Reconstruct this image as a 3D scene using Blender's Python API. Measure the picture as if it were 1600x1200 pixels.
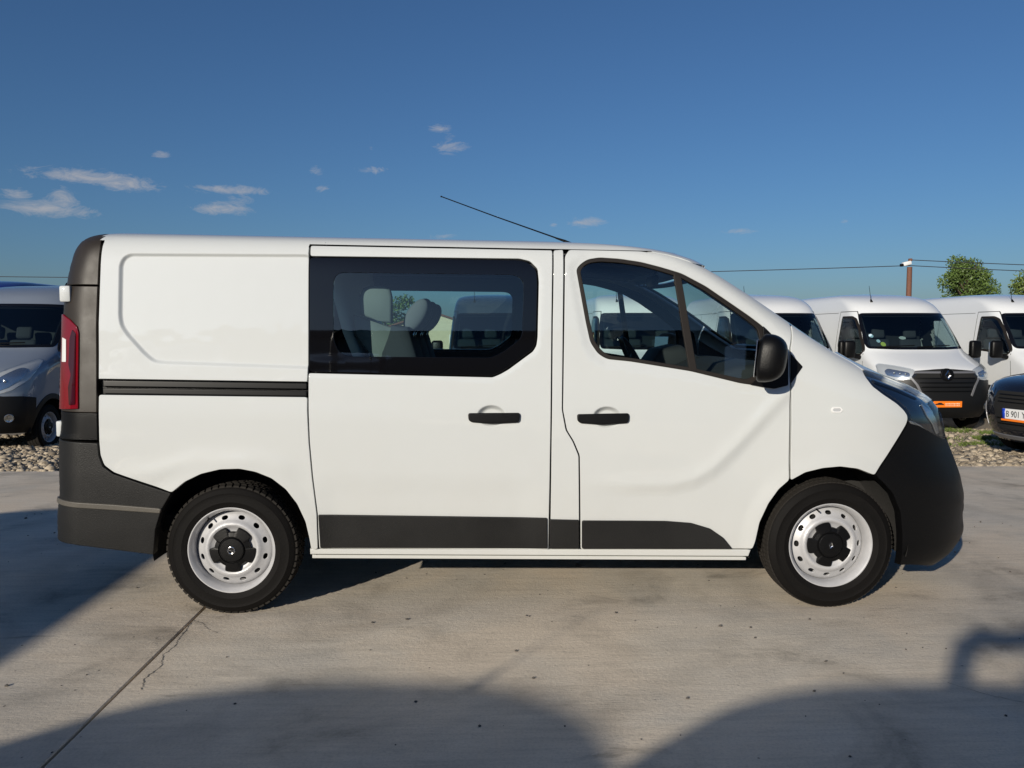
# A white crew van parked on a concrete yard, other vans on the gravel behind it.
# Units are metres; x runs along the white van towards its nose, y runs away from the viewer, z up.
import bpy, bmesh, math, random
import numpy as np
from mathutils import Vector, Matrix, Euler
from mathutils.geometry import delaunay_2d_cdt

random.seed(7)
rng = np.random.default_rng(11)
for o in list(bpy.data.objects):
    bpy.data.objects.remove(o)
SC = bpy.context.scene
COL = SC.collection
R = math.radians

# ------------------------------------------------------------------ camera
cam_d = bpy.data.cameras.new('camera')
cam = bpy.data.objects.new('camera', cam_d)
COL.objects.link(cam)
cam.location = (1.307, -4.963, 1.449)
cam.rotation_euler = (R(90 - 3.77), 0, R(-1.767))
cam_d.sensor_width = 36
cam_d.lens = 36 * 1251.3 / 1600
cam_d.clip_start = .05
cam_d.clip_end = 3000
SC.camera = cam

# ------------------------------------------------------------------ sky and sun
SUN_DIR = Vector((-1.68, -2.75, 1.02)).normalized()       # towards the sun
SUN_EL = math.asin(SUN_DIR.z)
SUN_AZ = math.atan2(SUN_DIR.x, SUN_DIR.y)
world = bpy.data.worlds.new('World')
SC.world = world
world.use_nodes = True
wn = world.node_tree.nodes
wl = world.node_tree.links
wn.clear()


def build_sky():
    out = wn.new('ShaderNodeOutputWorld')
    bg = wn.new('ShaderNodeBackground')
    bg.inputs['Strength'].default_value = SKY_STRENGTH
    sky = wn.new('ShaderNodeTexSky')
    sky.sky_type = 'NISHITA'
    sky.sun_disc = False
    sky.sun_elevation = SUN_EL
    sky.sun_rotation = SUN_AZ
    sky.altitude = 0
    sky.air_density = 1.0
    sky.dust_density = 0.8
    sky.ozone_density = 7.0
    tc = wn.new('ShaderNodeTexCoord')
    sep = wn.new('ShaderNodeSeparateXYZ')
    wl.new(tc.outputs['Generated'], sep.inputs[0])

    def mth(op, a, b=None, clamp=False):
        n = wn.new('ShaderNodeMath')
        n.operation = op
        n.use_clamp = clamp
        for i, v in enumerate((a, b)):
            if v is None:
                continue
            if isinstance(v, (int, float)):
                n.inputs[i].default_value = v
            else:
                wl.new(v, n.inputs[i])
        return n.outputs[0]
    az = mth('ARCTAN2', sep.outputs[0], sep.outputs[1])
    el = mth('ARCSINE', sep.outputs[2])
    comb = wn.new('ShaderNodeCombineXYZ')
    wl.new(az, comb.inputs[0])
    wl.new(mth('MULTIPLY', el, 2.6), comb.inputs[1])

    def noise(scale, detail, rough, dist=0.0):
        n = wn.new('ShaderNodeTexNoise')
        n.inputs['Scale'].default_value = scale
        n.inputs['Detail'].default_value = detail
        n.inputs['Roughness'].default_value = rough
        n.inputs['Distortion'].default_value = dist
        wl.new(comb.outputs[0], n.inputs['Vector'])
        return n.outputs['Fac']
    nz = noise(26.0, 9, .70, 2.2)
    nz2 = noise(5.0, 3, .5)
    total = None
    for (a, e, ra, re, s) in CLOUDS:
        u = mth('DIVIDE', mth('SUBTRACT', az, a), ra * 1.25)
        v = mth('DIVIDE', mth('SUBTRACT', el, e), re * 1.35)
        d2 = mth('ADD', mth('MULTIPLY', u, u), mth('MULTIPLY', v, v))
        lob = mth('MULTIPLY', mth('EXPONENT', mth('MULTIPLY', d2, -1.0)), s)
        total = lob if total is None else mth('MAXIMUM', total, lob)
    # torn edges: the noise decides where a lobe shows
    m = mth('SUBTRACT', mth('ADD', mth('MULTIPLY', total, 1.25), mth('MULTIPLY', nz, 1.9)), 1.55)
    m = mth('MULTIPLY', m, 1.25, clamp=True)
    m = mth('MULTIPLY', m, mth('MINIMUM', mth('MULTIPLY', total, 1.5), .75))
    mix = wn.new('ShaderNodeMix')
    mix.data_type = 'RGBA'
    wl.new(m, mix.inputs['Factor'])
    wl.new(sky.outputs[0], mix.inputs[6])
    mix.inputs[7].default_value = CLOUD_COL
    wl.new(mix.outputs[2], bg.inputs['Color'])
    wl.new(bg.outputs[0], out.inputs['Surface'])


SKY_STRENGTH = 0.073
CLOUD_COL = (5.6, 5.6, 5.9, 1)
# small fair-weather clouds: azimuth, elevation, half sizes (radians), strength
CLOUDS = [(-0.449, 0.166, 0.0625, 0.0078, 1.0), (-0.414, 0.162, 0.0389, 0.0079, 0.95), (-0.498, 0.13, 0.0367, 0.0089, 1), (-0.474, 0.141, 0.0146, 0.0119, 1), (-0.518, 0.143, 0.0173, 0.0082, 0.8), (-0.462, 0.129, 0.0278, 0.0063, 0.8), (-0.303, 0.163, 0.0441, 0.0053, 0.95), (-0.311, 0.141, 0.0319, 0.0068, 1), (-0.293, 0.152, 0.0215, 0.0068, 0.7), (-0.377, 0.196, 0.0121, 0.0051, 0.8), (-0.044, 0.221, 0.0238, 0.008, 0.8), (-0.055, 0.242, 0.0159, 0.0056, 0.8), (-0.047, 0.232, 0.0127, 0.0064, 0.6), (-0.137, 0.192, 0.028, 0.0047, 0.7), (-0.205, 0.189, 0.0106, 0.0062, 0.7), (-0.199, 0.169, 0.0114, 0.0047, 0.7), (-0.14, 0.221, 0.0062, 0.0071, 0.5), (0.124, 0.133, 0.0254, 0.0056, 0.95), (0.082, 0.13, 0.0064, 0.0032, 0.7), (0.305, 0.118, 0.0266, 0.0038, 0.7), (0.421, 0.124, 0.0055, 0.003, 0.6), (-0.056, 0.116, 0.0238, 0.0048, 0.7),
          (1.3, .17, .12, .02, .8), (1.9, .22, .10, .02, .8), (2.6, .15, .14, .02, .8), (-1.2, .17, .12, .02, .8), (-1.8, .25, .12, .02, .7)]
build_sky()
sun_d = bpy.data.lights.new('sun', 'SUN')
sun_d.energy = 4.55
sun_d.angle = R(.53)
sun_d.color = (1.0, .92, .79)
sun = bpy.data.objects.new('sun', sun_d)
COL.objects.link(sun)
sun.location = SUN_DIR * 50
sun.rotation_euler = (-SUN_DIR).to_track_quat('-Z', 'Y').to_euler()

SC.view_settings.view_transform = 'Standard'
SC.view_settings.look = 'None'
SC.view_settings.exposure = 0.0
SC.view_settings.gamma = 1.0
SC.view_settings.use_curve_mapping = False
SC.render.engine = 'CYCLES'
SC.cycles.max_bounces = 10
SC.cycles.transparent_max_bounces = 24
SC.cycles.caustics_reflective = False
SC.cycles.caustics_refractive = False
SC.cycles.sample_clamp_indirect = 6.0


# ------------------------------------------------------------------ materials
def new_mat(name):
    m = bpy.data.materials.new(name)
    m.use_nodes = True
    nt = m.node_tree
    b = nt.nodes['Principled BSDF']
    return m, nt, b


def plain(name, col, rough=.5, metal=0.0, coat=0.0, spec=.5, bump=0.0, bscale=60.0, var=0.0, vscale=3.0, rvar=0.0, emit=None):
    """Principled material with optional fine relief and a soft tone variation in object space."""
    m, nt, b = new_mat(name)
    b.inputs['Base Color'].default_value = (*col, 1)
    b.inputs['Roughness'].default_value = rough
    b.inputs['Metallic'].default_value = metal
    b.inputs['Coat Weight'].default_value = coat
    b.inputs['Coat Roughness'].default_value = .04
    b.inputs['Specular IOR Level'].default_value = spec
    tc = nt.nodes.new('ShaderNodeTexCoord')
    if bump:
        n = nt.nodes.new('ShaderNodeTexNoise')
        n.inputs['Scale'].default_value = bscale
        n.inputs['Detail'].default_value = 3
        nt.links.new(tc.outputs['Object'], n.inputs['Vector'])
        bp = nt.nodes.new('ShaderNodeBump')
        bp.inputs['Strength'].default_value = bump
        bp.inputs['Distance'].default_value = .004
        nt.links.new(n.outputs['Fac'], bp.inputs['Height'])
        nt.links.new(bp.outputs[0], b.inputs['Normal'])
    if var or rvar:
        n = nt.nodes.new('ShaderNodeTexNoise')
        n.inputs['Scale'].default_value = vscale
        n.inputs['Detail'].default_value = 5
        n.inputs['Roughness'].default_value = .6
        nt.links.new(tc.outputs['Object'], n.inputs['Vector'])
        if var:
            mx = nt.nodes.new('ShaderNodeMix')
            mx.data_type = 'RGBA'
            mx.inputs[6].default_value = (*[c * (1 - var) for c in col], 1)
            mx.inputs[7].default_value = (*[min(1, c * (1 + var)) for c in col], 1)
            nt.links.new(n.outputs['Fac'], mx.inputs['Factor'])
            nt.links.new(mx.outputs[2], b.inputs['Base Color'])
        if rvar:
            mr = nt.nodes.new('ShaderNodeMapRange')
            mr.inputs['From Min'].default_value = .3
            mr.inputs['From Max'].default_value = .7
            mr.inputs['To Min'].default_value = max(.02, rough - rvar)
            mr.inputs['To Max'].default_value = rough + rvar
            nt.links.new(n.outputs['Fac'], mr.inputs['Value'])
            nt.links.new(mr.outputs[0], b.inputs['Roughness'])
    if emit:
        b.inputs['Emission Color'].default_value = (*col, 1)
        b.inputs['Emission Strength'].default_value = emit
    return m


def glass_mat(name, tint, ior=1.5):
    """Thin pane: tinted see-through plus a Fresnel mirror layer."""
    m = bpy.data.materials.new(name)
    m.use_nodes = True
    nt = m.node_tree
    nt.nodes.clear()
    out = nt.nodes.new('ShaderNodeOutputMaterial')
    tr = nt.nodes.new('ShaderNodeBsdfTransparent')
    tr.inputs['Color'].default_value = (*tint, 1)
    gl = nt.nodes.new('ShaderNodeBsdfGlossy')
    gl.inputs['Roughness'].default_value = .0
    gl.inputs['Color'].default_value = (1, 1, 1, 1)
    # Schlick reflectance, the same from both sides of the pane
    lw = nt.nodes.new('ShaderNodeLayerWeight')
    lw.inputs['Blend'].default_value = .5
    pw = nt.nodes.new('ShaderNodeMath')
    pw.operation = 'POWER'
    pw.inputs[1].default_value = 5.0
    nt.links.new(lw.outputs['Facing'], pw.inputs[0])
    mul = nt.nodes.new('ShaderNodeMath')
    mul.operation = 'MULTIPLY_ADD'
    mul.inputs[1].default_value = .92
    mul.inputs[2].default_value = 2 * ((ior - 1) / (ior + 1)) ** 2
    mul.use_clamp = True
    nt.links.new(pw.outputs[0], mul.inputs[0])
    mx = nt.nodes.new('ShaderNodeMixShader')
    nt.links.new(mul.outputs[0], mx.inputs['Fac'])
    nt.links.new(tr.outputs[0], mx.inputs[1])
    nt.links.new(gl.outputs[0], mx.inputs[2])
    nt.links.new(mx.outputs[0], out.inputs['Surface'])
    return m


def paint_mat(name, col, dust=(.42, .36, .28), amount=.16):
    """Glossy car paint with a thin uneven film of road dust near the bottom of the doors."""
    m, nt, b = new_mat(name)
    b.inputs['Roughness'].default_value = .55
    b.inputs['Specular IOR Level'].default_value = .2
    b.inputs['Coat Weight'].default_value = 1.0
    b.inputs['Coat IOR'].default_value = 1.6
    b.inputs['Coat Roughness'].default_value = .03
    tc = nt.nodes.new('ShaderNodeTexCoord')
    n = nt.nodes.new('ShaderNodeTexNoise')
    n.inputs['Scale'].default_value = 2.2
    n.inputs['Detail'].default_value = 8
    n.inputs['Roughness'].default_value = .65
    nt.links.new(tc.outputs['Object'], n.inputs['Vector'])
    sep = nt.nodes.new('ShaderNodeSeparateXYZ')
    nt.links.new(tc.outputs['Object'], sep.inputs[0])
    mr = nt.nodes.new('ShaderNodeMapRange')
    mr.inputs['From Min'].default_value = 1.1
    mr.inputs['From Max'].default_value = .25
    mr.inputs['To Max'].default_value = amount * 2
    nt.links.new(sep.outputs[2], mr.inputs['Value'])
    mul = nt.nodes.new('ShaderNodeMath')
    mul.operation = 'MULTIPLY'
    mul.use_clamp = True
    nt.links.new(mr.outputs[0], mul.inputs[0])
    nt.links.new(n.outputs['Fac'], mul.inputs[1])
    mx = nt.nodes.new('ShaderNodeMix')
    mx.data_type = 'RGBA'
    mx.inputs[6].default_value = (*col, 1)
    mx.inputs[7].default_value = (*dust, 1)
    nt.links.new(mul.outputs[0], mx.inputs['Factor'])
    nt.links.new(mx.outputs[2], b.inputs['Base Color'])
    # orange peel
    n2 = nt.nodes.new('ShaderNodeTexNoise')
    n2.inputs['Scale'].default_value = 9
    n2.inputs['Detail'].default_value = 1
    nt.links.new(tc.outputs['Object'], n2.inputs['Vector'])
    bp = nt.nodes.new('ShaderNodeBump')
    bp.inputs['Strength'].default_value = .05
    bp.inputs['Distance'].default_value = .02
    nt.links.new(n2.outputs['Fac'], bp.inputs['Height'])
    nt.links.new(bp.outputs[0], b.inputs['Normal'])
    nt.links.new(bp.outputs[0], b.inputs['Coat Normal'])
    return m


M = {}
M['white'] = paint_mat('white_paint', (.585, .605, .60))
M['van_white'] = paint_mat('fleet_white_paint', (.74, .755, .76))
M['silver'] = paint_mat('silver_blue_paint', (.26, .30, .36), amount=.05)
M['silver'].node_tree.nodes['Principled BSDF'].inputs['Metallic'].default_value = .45
M['blue'] = paint_mat('deep_blue_paint', (.012, .022, .17))
M['grey'] = paint_mat('dark_grey_paint', (.035, .045, .06))
M['black_paint'] = paint_mat('black_car_paint', (.004, .005, .010), amount=0.0)
M['plastic'] = plain('black_plastic', (.0028, .0028, .0031), .42, spec=.22, bump=.25, bscale=220, rvar=.08)
M['rail'] = plain('black_rail', (.002, .002, .0022), .3, spec=.3)
M['bumper'] = plain('grained_grey_plastic', (.0125, .0123, .0120), .48, spec=.3, bump=.3, bscale=260, var=.25, vscale=2.5, rvar=.08)
M['pillar_trim'] = plain('weathered_pillar_trim', (.028, .0225, .0175), .42, spec=.32, bump=.12, bscale=520, var=.35, vscale=4, rvar=.1)
M['ledge'] = plain('worn_step_plastic', (.095, .086, .072), .5, bump=.2, bscale=180, var=.3, vscale=6)
M['van_bumper'] = plain('fleet_black_plastic', (.0075, .0078, .0085), .45, spec=.3, bump=.2, bscale=200)
M['frit'] = plain('black_glass_border', (.004, .004, .005), .02, coat=.0, spec=.55)
M['seal'] = plain('rubber_seal', (.014, .011, .009), .55, spec=.3)
M['glass'] = glass_mat('tinted_pane', (.66, .81, .82))
M['front_glass'] = glass_mat('front_pane', (.80, .91, .89))
M['van_glass'] = glass_mat('van_pane', (.55, .66, .66))
M['tyre'] = plain('tyre_rubber', (.0048, .0042, .0039), .7, spec=.15, bump=.3, bscale=160, var=.3, vscale=12)
M['tread'] = plain('dusty_tread', (.022, .0195, .017), .85, spec=.2, bump=.4, bscale=140, var=.35, vscale=9)
M['rim'] = plain('painted_steel_rim', (.48, .48, .49), .45, metal=.2, coat=.15, var=.16, vscale=14, rvar=.06)
M['chrome'] = plain('chrome', (.75, .75, .76), .12, metal=1)
M['dark'] = plain('matt_black_liner', (.006, .006, .006), .9)  # near-black for underbody, drums, liners and grille backs
M['liner'] = plain('arch_liner_felt', (.018, .017, .016), .9, bump=.6, bscale=90, var=.4, vscale=14)
M['lining'] = plain('dark_grey_trim', (.016, .017, .020), .75, bump=.2, bscale=150)
M['headliner'] = plain('headliner', (.12, .125, .13), .9)
M['bulkhead'] = plain('light_grey_bulkhead', (.62, .62, .58), .65)
M['wing'] = plain('grey_moulding', (.17, .18, .165), .7)
M['fabric'] = plain('seat_fabric', (.045, .047, .055), .9, bump=.5, bscale=400)
M['fabric_sunlit'] = plain('sunlit_seat_fabric', (.16, .16, .17), .9, bump=.5, bscale=400)  # paler copy of the seat fabric: sunlight put into the colour
M['red_lens'] = plain('red_lens', (.17, .003, .008), .08, coat=.5)
M['red_dark'] = plain('dark_red_lens', (.04, .002, .004), .12, coat=.5)
M['clear_lens'] = plain('clear_lens', (.75, .74, .72), .1, coat=.6)
M['lamp_dark'] = plain('smoked_lamp', (.006, .009, .018), .03, coat=1.0)
M['lamp_silver'] = plain('lamp_reflector', (.62, .64, .66), .10, metal=.9)
M['lamp_grey'] = plain('lamp_case', (.60, .61, .62), .25, metal=.25)
M['lens'] = glass_mat('lamp_lens', (.92, .94, .95))
M['orange'] = plain('orange_plate', (.85, .20, .015), .4)
M['plate_white'] = plain('plate_white', (.75, .75, .74), .35)
M['plate_blue'] = plain('plate_blue', (.01, .05, .45), .35)
M['ink'] = plain('black_ink', (.01, .01, .012), .5)
M['pale_print'] = plain('pale_print', (.85, .62, .42), .4)
M['sticker_green'] = plain('yellow_green_sticker', (.55, .62, .12), .5)
M['sticker_blue'] = plain('pale_blue_sticker', (.55, .72, .82), .5)
M['rust'] = plain('rusty_steel', (.16, .070, .045), .8, bump=.4, bscale=40, var=.3, vscale=10)
M['wire'] = plain('cable_black', (.03, .03, .035), .7)
M['lamp_white'] = plain('lamp_housing', (.75, .75, .74), .5)
M['wall'] = plain('cream_render', (.62, .55, .38), .9, var=.08)
M['roof_tile'] = plain('brown_roof', (.16, .07, .045), .9, var=.2)
M['bark'] = plain('bark', (.07, .05, .035), .95, bump=.6, bscale=20, var=.3)
M['grass'] = plain('weed_green', (.10, .14, .025), .8, var=.3, vscale=5)


def leaf_mat(name, col):
    m, nt, b = new_mat(name)
    b.inputs['Roughness'].default_value = .55
    b.inputs['Subsurface Weight'].default_value = 0
    oi = nt.nodes.new('ShaderNodeTexNoise')
    tc = nt.nodes.new('ShaderNodeTexCoord')
    oi.inputs['Scale'].default_value = 2.0
    oi.inputs['Detail'].default_value = 4
    nt.links.new(tc.outputs['Object'], oi.inputs['Vector'])
    cr = nt.nodes.new('ShaderNodeValToRGB')
    cr.color_ramp.elements[0].position = .3
    cr.color_ramp.elements[1].position = .7
    cr.color_ramp.elements[0].color = (*[c * .65 for c in col], 1)
    cr.color_ramp.elements[1].color = (*[c * 1.35 for c in col], 1)
    nt.links.new(oi.outputs['Fac'], cr.inputs[0])
    nt.links.new(cr.outputs[0], b.inputs['Base Color'])
    return m


M['leaf'] = leaf_mat('leaf_green', (.085, .135, .028))
M['leaf_light'] = leaf_mat('leaf_yellow_green', (.125, .175, .035))


def concrete_mat():
    m, nt, b = new_mat('yard_concrete')
    N = nt.nodes
    Lk = nt.links
    tc = N.new('ShaderNodeTexCoord')

    def mapping(scale, rot=0.0):
        mp = N.new('ShaderNodeMapping')
        mp.inputs['Scale'].default_value = scale
        mp.inputs['Rotation'].default_value = (0, 0, rot)
        Lk.new(tc.outputs['Object'], mp.inputs['Vector'])
        return mp.outputs[0]

    def noise(vec, scale, detail=6, rough=.6, dist=0.):
        n = N.new('ShaderNodeTexNoise')
        n.inputs['Scale'].default_value = scale
        n.inputs['Detail'].default_value = detail
        n.inputs['Roughness'].default_value = rough
        n.inputs['Distortion'].default_value = dist
        Lk.new(vec, n.inputs['Vector'])
        return n.outputs['Fac']

    def ramp(fac, stops):
        r = N.new('ShaderNodeValToRGB')
        e = r.color_ramp.elements
        e[0].position, e[0].color = stops[0][0], (*stops[0][1], 1)
        e[1].position, e[1].color = stops[-1][0], (*stops[-1][1], 1)
        for p, c in stops[1:-1]:
            k = e.new(p)
            k.color = (*c, 1)
        Lk.new(fac, r.inputs[0])
        return r.outputs[0]

    def mult(a, bb, fac=1.0):
        mx = N.new('ShaderNodeMix')
        mx.data_type = 'RGBA'
        mx.blend_type = 'MULTIPLY'
        mx.inputs['Factor'].default_value = fac
        Lk.new(a, mx.inputs[6])
        Lk.new(bb, mx.inputs[7])
        return mx.outputs[2]
    obj = tc.outputs['Object']
    g = lambda v: (v, v, v)
    big = noise(obj, .55, 5, .55)
    base = ramp(big, [(.3, (.58, .50, .40)), (.55, (.67, .585, .47)), (.75, (.74, .65, .53))])
    streak = noise(mapping((1.2, 14, 1), R(4)), 2.0, 8, .65, .3)
    base = mult(base, ramp(streak, [(.32, g(.80)), (.5, g(.97)), (.68, g(1.06))]), .7)
    stains = noise(obj, 1.7, 7, .62, .6)
    base = mult(base, ramp(stains, [(.30, g(.46)), (.42, g(.84)), (.53, g(1.0))]), .85)
    stain2 = noise(mapping((.8, 2.0, 1)), 3.3, 6, .6, 1.0)
    base = mult(base, ramp(stain2, [(.27, g(.55)), (.345, g(.95)), (.4, g(1.0))]), .8)
    cool = noise(mapping((1, 1, 1), .7), .8, 7, .6, .8)
    base = mult(base, ramp(cool, [(.36, (.74, .80, .88)), (.5, (.96, .97, .98)), (.6, (1.04, 1.0, .96))]), .55)
    arcs = N.new('ShaderNodeTexWave')
    arcs.wave_type = 'RINGS'
    arcs.rings_direction = 'SPHERICAL'
    arcs.inputs['Scale'].default_value = .23
    arcs.inputs['Distortion'].default_value = 2.2
    arcs.inputs['Detail'].default_value = 3
    arcs.inputs['Detail Scale'].default_value = .8
    Lk.new(mapping((1, 1, 1), .3), arcs.inputs['Vector'])
    base = mult(base, ramp(arcs.outputs['Fac'], [(.0, g(.80)), (.035, g(.92)), (.07, g(1.0))]), .45)
    fine = noise(obj, 85, 4, .7)
    base = mult(base, ramp(fine, [(.25, g(.74)), (.5, g(1.0)), (.8, g(1.12))]), .8)
    pits = N.new('ShaderNodeTexVoronoi')
    pits.inputs['Scale'].default_value = 5.5
    Lk.new(obj, pits.inputs['Vector'])
    base = mult(base, ramp(pits.outputs['Distance'], [(.018, g(.22)), (.04, g(1.0)), (1, g(1.0))]))
    Lk.new(base, b.inputs['Base Color'])
    b.inputs['Roughness'].default_value = .85
    b.inputs['Specular IOR Level'].default_value = .35
    hsum = N.new('ShaderNodeMath')
    hsum.operation = 'ADD'
    h1 = noise(mapping((6, 40, 1), R(4)), 3.0, 6, .7)
    h2 = noise(obj, 45, 6, .7)
    Lk.new(h1, hsum.inputs[0])
    Lk.new(h2, hsum.inputs[1])
    bp = N.new('ShaderNodeBump')
    bp.inputs['Strength'].default_value = .45
    bp.inputs['Distance'].default_value = .006
    Lk.new(hsum.outputs[0], bp.inputs['Height'])
    Lk.new(bp.outputs[0], b.inputs['Normal'])
    return m


M['concrete'] = concrete_mat()
M['joint'] = plain('joint_dirt', (.05, .043, .036), .95, bump=.5, bscale=60)
M['crack'] = plain('crack_dirt', (.15, .135, .115), .95)
M['soil'] = plain('gravel_soil', (.24, .20, .15), .95, bump=.8, bscale=25, var=.35, vscale=6)
M['field'] = plain('dry_field', (.13, .13, .06), .95, var=.3, vscale=.2)


def stone_mat():
    m, nt, b = new_mat('gravel_stone')
    tc = nt.nodes.new('ShaderNodeTexCoord')
    n = nt.nodes.new('ShaderNodeTexVoronoi')
    n.inputs['Scale'].default_value = 16
    nt.links.new(tc.outputs['Object'], n.inputs['Vector'])
    sp = nt.nodes.new('ShaderNodeSeparateColor')
    nt.links.new(n.outputs['Color'], sp.inputs[0])
    cr = nt.nodes.new('ShaderNodeValToRGB')
    e = cr.color_ramp.elements
    e[0].color = (.15, .12, .085, 1)
    e[1].color = (.50, .42, .31, 1)
    k = e.new(.5)
    k.color = (.31, .255, .185, 1)
    nt.links.new(sp.outputs[0], cr.inputs[0])
    nt.links.new(cr.outputs[0], b.inputs['Base Color'])
    b.inputs['Roughness'].default_value = .9
    return m


M['stone'] = stone_mat()
M['grit'] = plain('dark_grit', (.09, .08, .07), .9, var=.5, vscale=3)


# ------------------------------------------------------------------ mesh helpers
def tag(o, label, cat, group=None, kind=None):
    o['label'] = label
    o['category'] = cat
    if group:
        o['group'] = group
    if kind:
        o['kind'] = kind
    return o


def thing(name, label, cat, loc=(0, 0, 0), rotz=0.0, group=None):
    o = bpy.data.objects.new(name, None)
    o.empty_display_size = .2
    COL.objects.link(o)
    o.location = loc
    o.rotation_euler = (0, 0, rotz)
    return tag(o, label, cat, group)


def link(name, me, mat, parent=None, loc=None):
    o = bpy.data.objects.new(name, me)
    if mat is not None and not me.materials:
        me.materials.append(mat)
    COL.objects.link(o)
    if parent is not None:
        o.parent = parent
    if loc is not None:
        o.location = loc
    return o


def copy_tree(o, parent=None, name=None):
    c = o.copy()
    COL.objects.link(c)
    if parent is not None:
        c.parent = parent
    for ch in list(o.children):
        copy_tree(ch, c)
    return c


def mesh_np(name, V, F, N=None, smooth=True):
    me = bpy.data.meshes.new(name)
    me.from_pydata([tuple(v) for v in np.asarray(V).tolist()], [], [tuple(f) for f in F])
    me.polygons.foreach_set('use_smooth', [smooth] * len(me.polygons))
    if N is not None:
        me.normals_split_custom_set_from_vertices([tuple(n) for n in np.asarray(N).tolist()])
    me.update()
    return me


class MB:
    """Collects boxes, tubes and lathes and builds them as one mesh."""

    def __init__(s):
        s.bm = bmesh.new()

    def box(s, c, d, rot=None, bevel=0.0, seg=2):
        r = bmesh.ops.create_cube(s.bm, size=1)
        vs = r['verts']
        mt = Matrix.Translation(c) @ (rot.to_matrix().to_4x4() if rot else Matrix()) @ Matrix.Diagonal((*d, 1))
        bmesh.ops.transform(s.bm, matrix=mt, verts=vs)
        if bevel:
            es = list({e for v in vs for e in v.link_edges})
            bmesh.ops.bevel(s.bm, geom=es, offset=bevel, segments=seg, affect='EDGES', profile=.5)
        return s

    def tube(s, pts, r, n=8, cap=True):
        pts = [Vector(p) for p in pts]
        rs = r if isinstance(r, (list, tuple)) else [r] * len(pts)
        rings = []
        up = Vector((0, 0, 1))
        for i, p in enumerate(pts):
            d = (pts[min(i + 1, len(pts) - 1)] - pts[max(i - 1, 0)]).normalized()
            a = d.cross(up)
            if a.length < 1e-3:
                a = d.cross(Vector((1, 0, 0)))
            a.normalize()
            b = d.cross(a)
            rings.append([s.bm.verts.new(p + (a * math.cos(2 * math.pi * k / n) + b * math.sin(2 * math.pi * k / n)) * rs[i]) for k in range(n)])
        for i in range(len(rings) - 1):
            for k in range(n):
                s.bm.faces.new((rings[i][k], rings[i][(k + 1) % n], rings[i + 1][(k + 1) % n], rings[i + 1][k]))
        if cap:
            s.bm.faces.new(rings[0])
            s.bm.faces.new(rings[-1][::-1])
        return s

    def lathe(s, prof, n=48, axis='Y', arc=(0, 2 * math.pi)):
        """prof: (radius, height along axis); revolves about the Y axis."""
        full = abs(arc[1] - arc[0] - 2 * math.pi) < 1e-6
        m = n if full else n + 1
        rings = []
        for k in range(m):
            a = arc[0] + (arc[1] - arc[0]) * k / n
            rings.append([s.bm.verts.new((r * math.cos(a), y, r * math.sin(a))) for r, y in prof])
        for k in range(n):
            A, B2 = rings[k], rings[(k + 1) % m]
            for i in range(len(prof) - 1):
                s.bm.faces.new((A[i], A[i + 1], B2[i + 1], B2[i]))
        return s

    def sphere(s, c, d, rot=None, u=20, v=12):
        r = bmesh.ops.create_uvsphere(s.bm, u_segments=u, v_segments=v, radius=.5)
        mt = Matrix.Translation(c) @ (rot.to_matrix().to_4x4() if rot else Matrix()) @ Matrix.Diagonal((*d, 1))
        bmesh.ops.transform(s.bm, matrix=mt, verts=r['verts'])
        return s

    def prism(s, poly, y0, y1, plane='XZ', bevel=0.0):
        def P(a, b, t):
            return (a, t, b) if plane == 'XZ' else ((t, a, b) if plane == 'YZ' else (a, b, t))
        A = [s.bm.verts.new(P(a, b, y0)) for a, b in poly]
        B2 = [s.bm.verts.new(P(a, b, y1)) for a, b in poly]
        n = len(poly)
        fs = [s.bm.faces.new(A), s.bm.faces.new(B2[::-1])]
        for i in range(n):
            fs.append(s.bm.faces.new((A[i], B2[i], B2[(i + 1) % n], A[(i + 1) % n])))
        if bevel:
            es = list({e for f in fs[:2] for e in f.edges})
            bmesh.ops.bevel(s.bm, geom=es, offset=bevel, segments=2, affect='EDGES', profile=.5)
        return s

    def mesh(s, name, smooth=True, angle=40):
        bmesh.ops.recalc_face_normals(s.bm, faces=s.bm.faces)
        if smooth:
            for e in s.bm.edges:
                if len(e.link_faces) == 2 and e.calc_face_angle(0) > R(angle):
                    e.smooth = False
        me = bpy.data.meshes.new(name)
        s.bm.to_mesh(me)
        s.bm.free()
        me.polygons.foreach_set('use_smooth', [smooth] * len(me.polygons))
        return me

    def build(s, name, mat, parent=None, smooth=True, angle=40, loc=None):
        return link(name, s.mesh(name, smooth, angle), mat, parent, loc)


# ------------------------------------------------------------------ 2-D outline helpers
def rounded(poly, r=.015, n=4):
    """Replaces each corner of a closed outline with a short curve."""
    P = np.asarray(poly, float)
    out = []
    m = len(P)
    for i in range(m):
        a, b, c = P[i - 1], P[i], P[(i + 1) % m]
        la, lc = np.hypot(*(a - b)), np.hypot(*(c - b))
        if la < 1e-6 or lc < 1e-6:
            continue
        k = min(r, .45 * la, .45 * lc)
        p0, p1 = b + (a - b) / la * k, b + (c - b) / lc * k
        for t in np.linspace(0, 1, n):
            out.append((1 - t) ** 2 * p0 + 2 * t * (1 - t) * b + t * t * p1)
    return np.array(out)


def resample(P, h):
    """Closed outline with no edge longer than h."""
    out = []
    m = len(P)
    for i in range(m):
        a, b = P[i], P[(i + 1) % m]
        n = max(1, int(math.ceil(np.hypot(*(b - a)) / h)))
        for k in range(n):
            out.append(a + (b - a) * k / n)
    out = np.array(out)
    keep = np.hypot(*(out - np.roll(out, 1, axis=0)).T) > 1e-5
    return out[keep]


def area(P):
    x, y = P[:, 0], P[:, 1]
    return .5 * np.sum(x * np.roll(y, -1) - np.roll(x, -1) * y)


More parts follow.
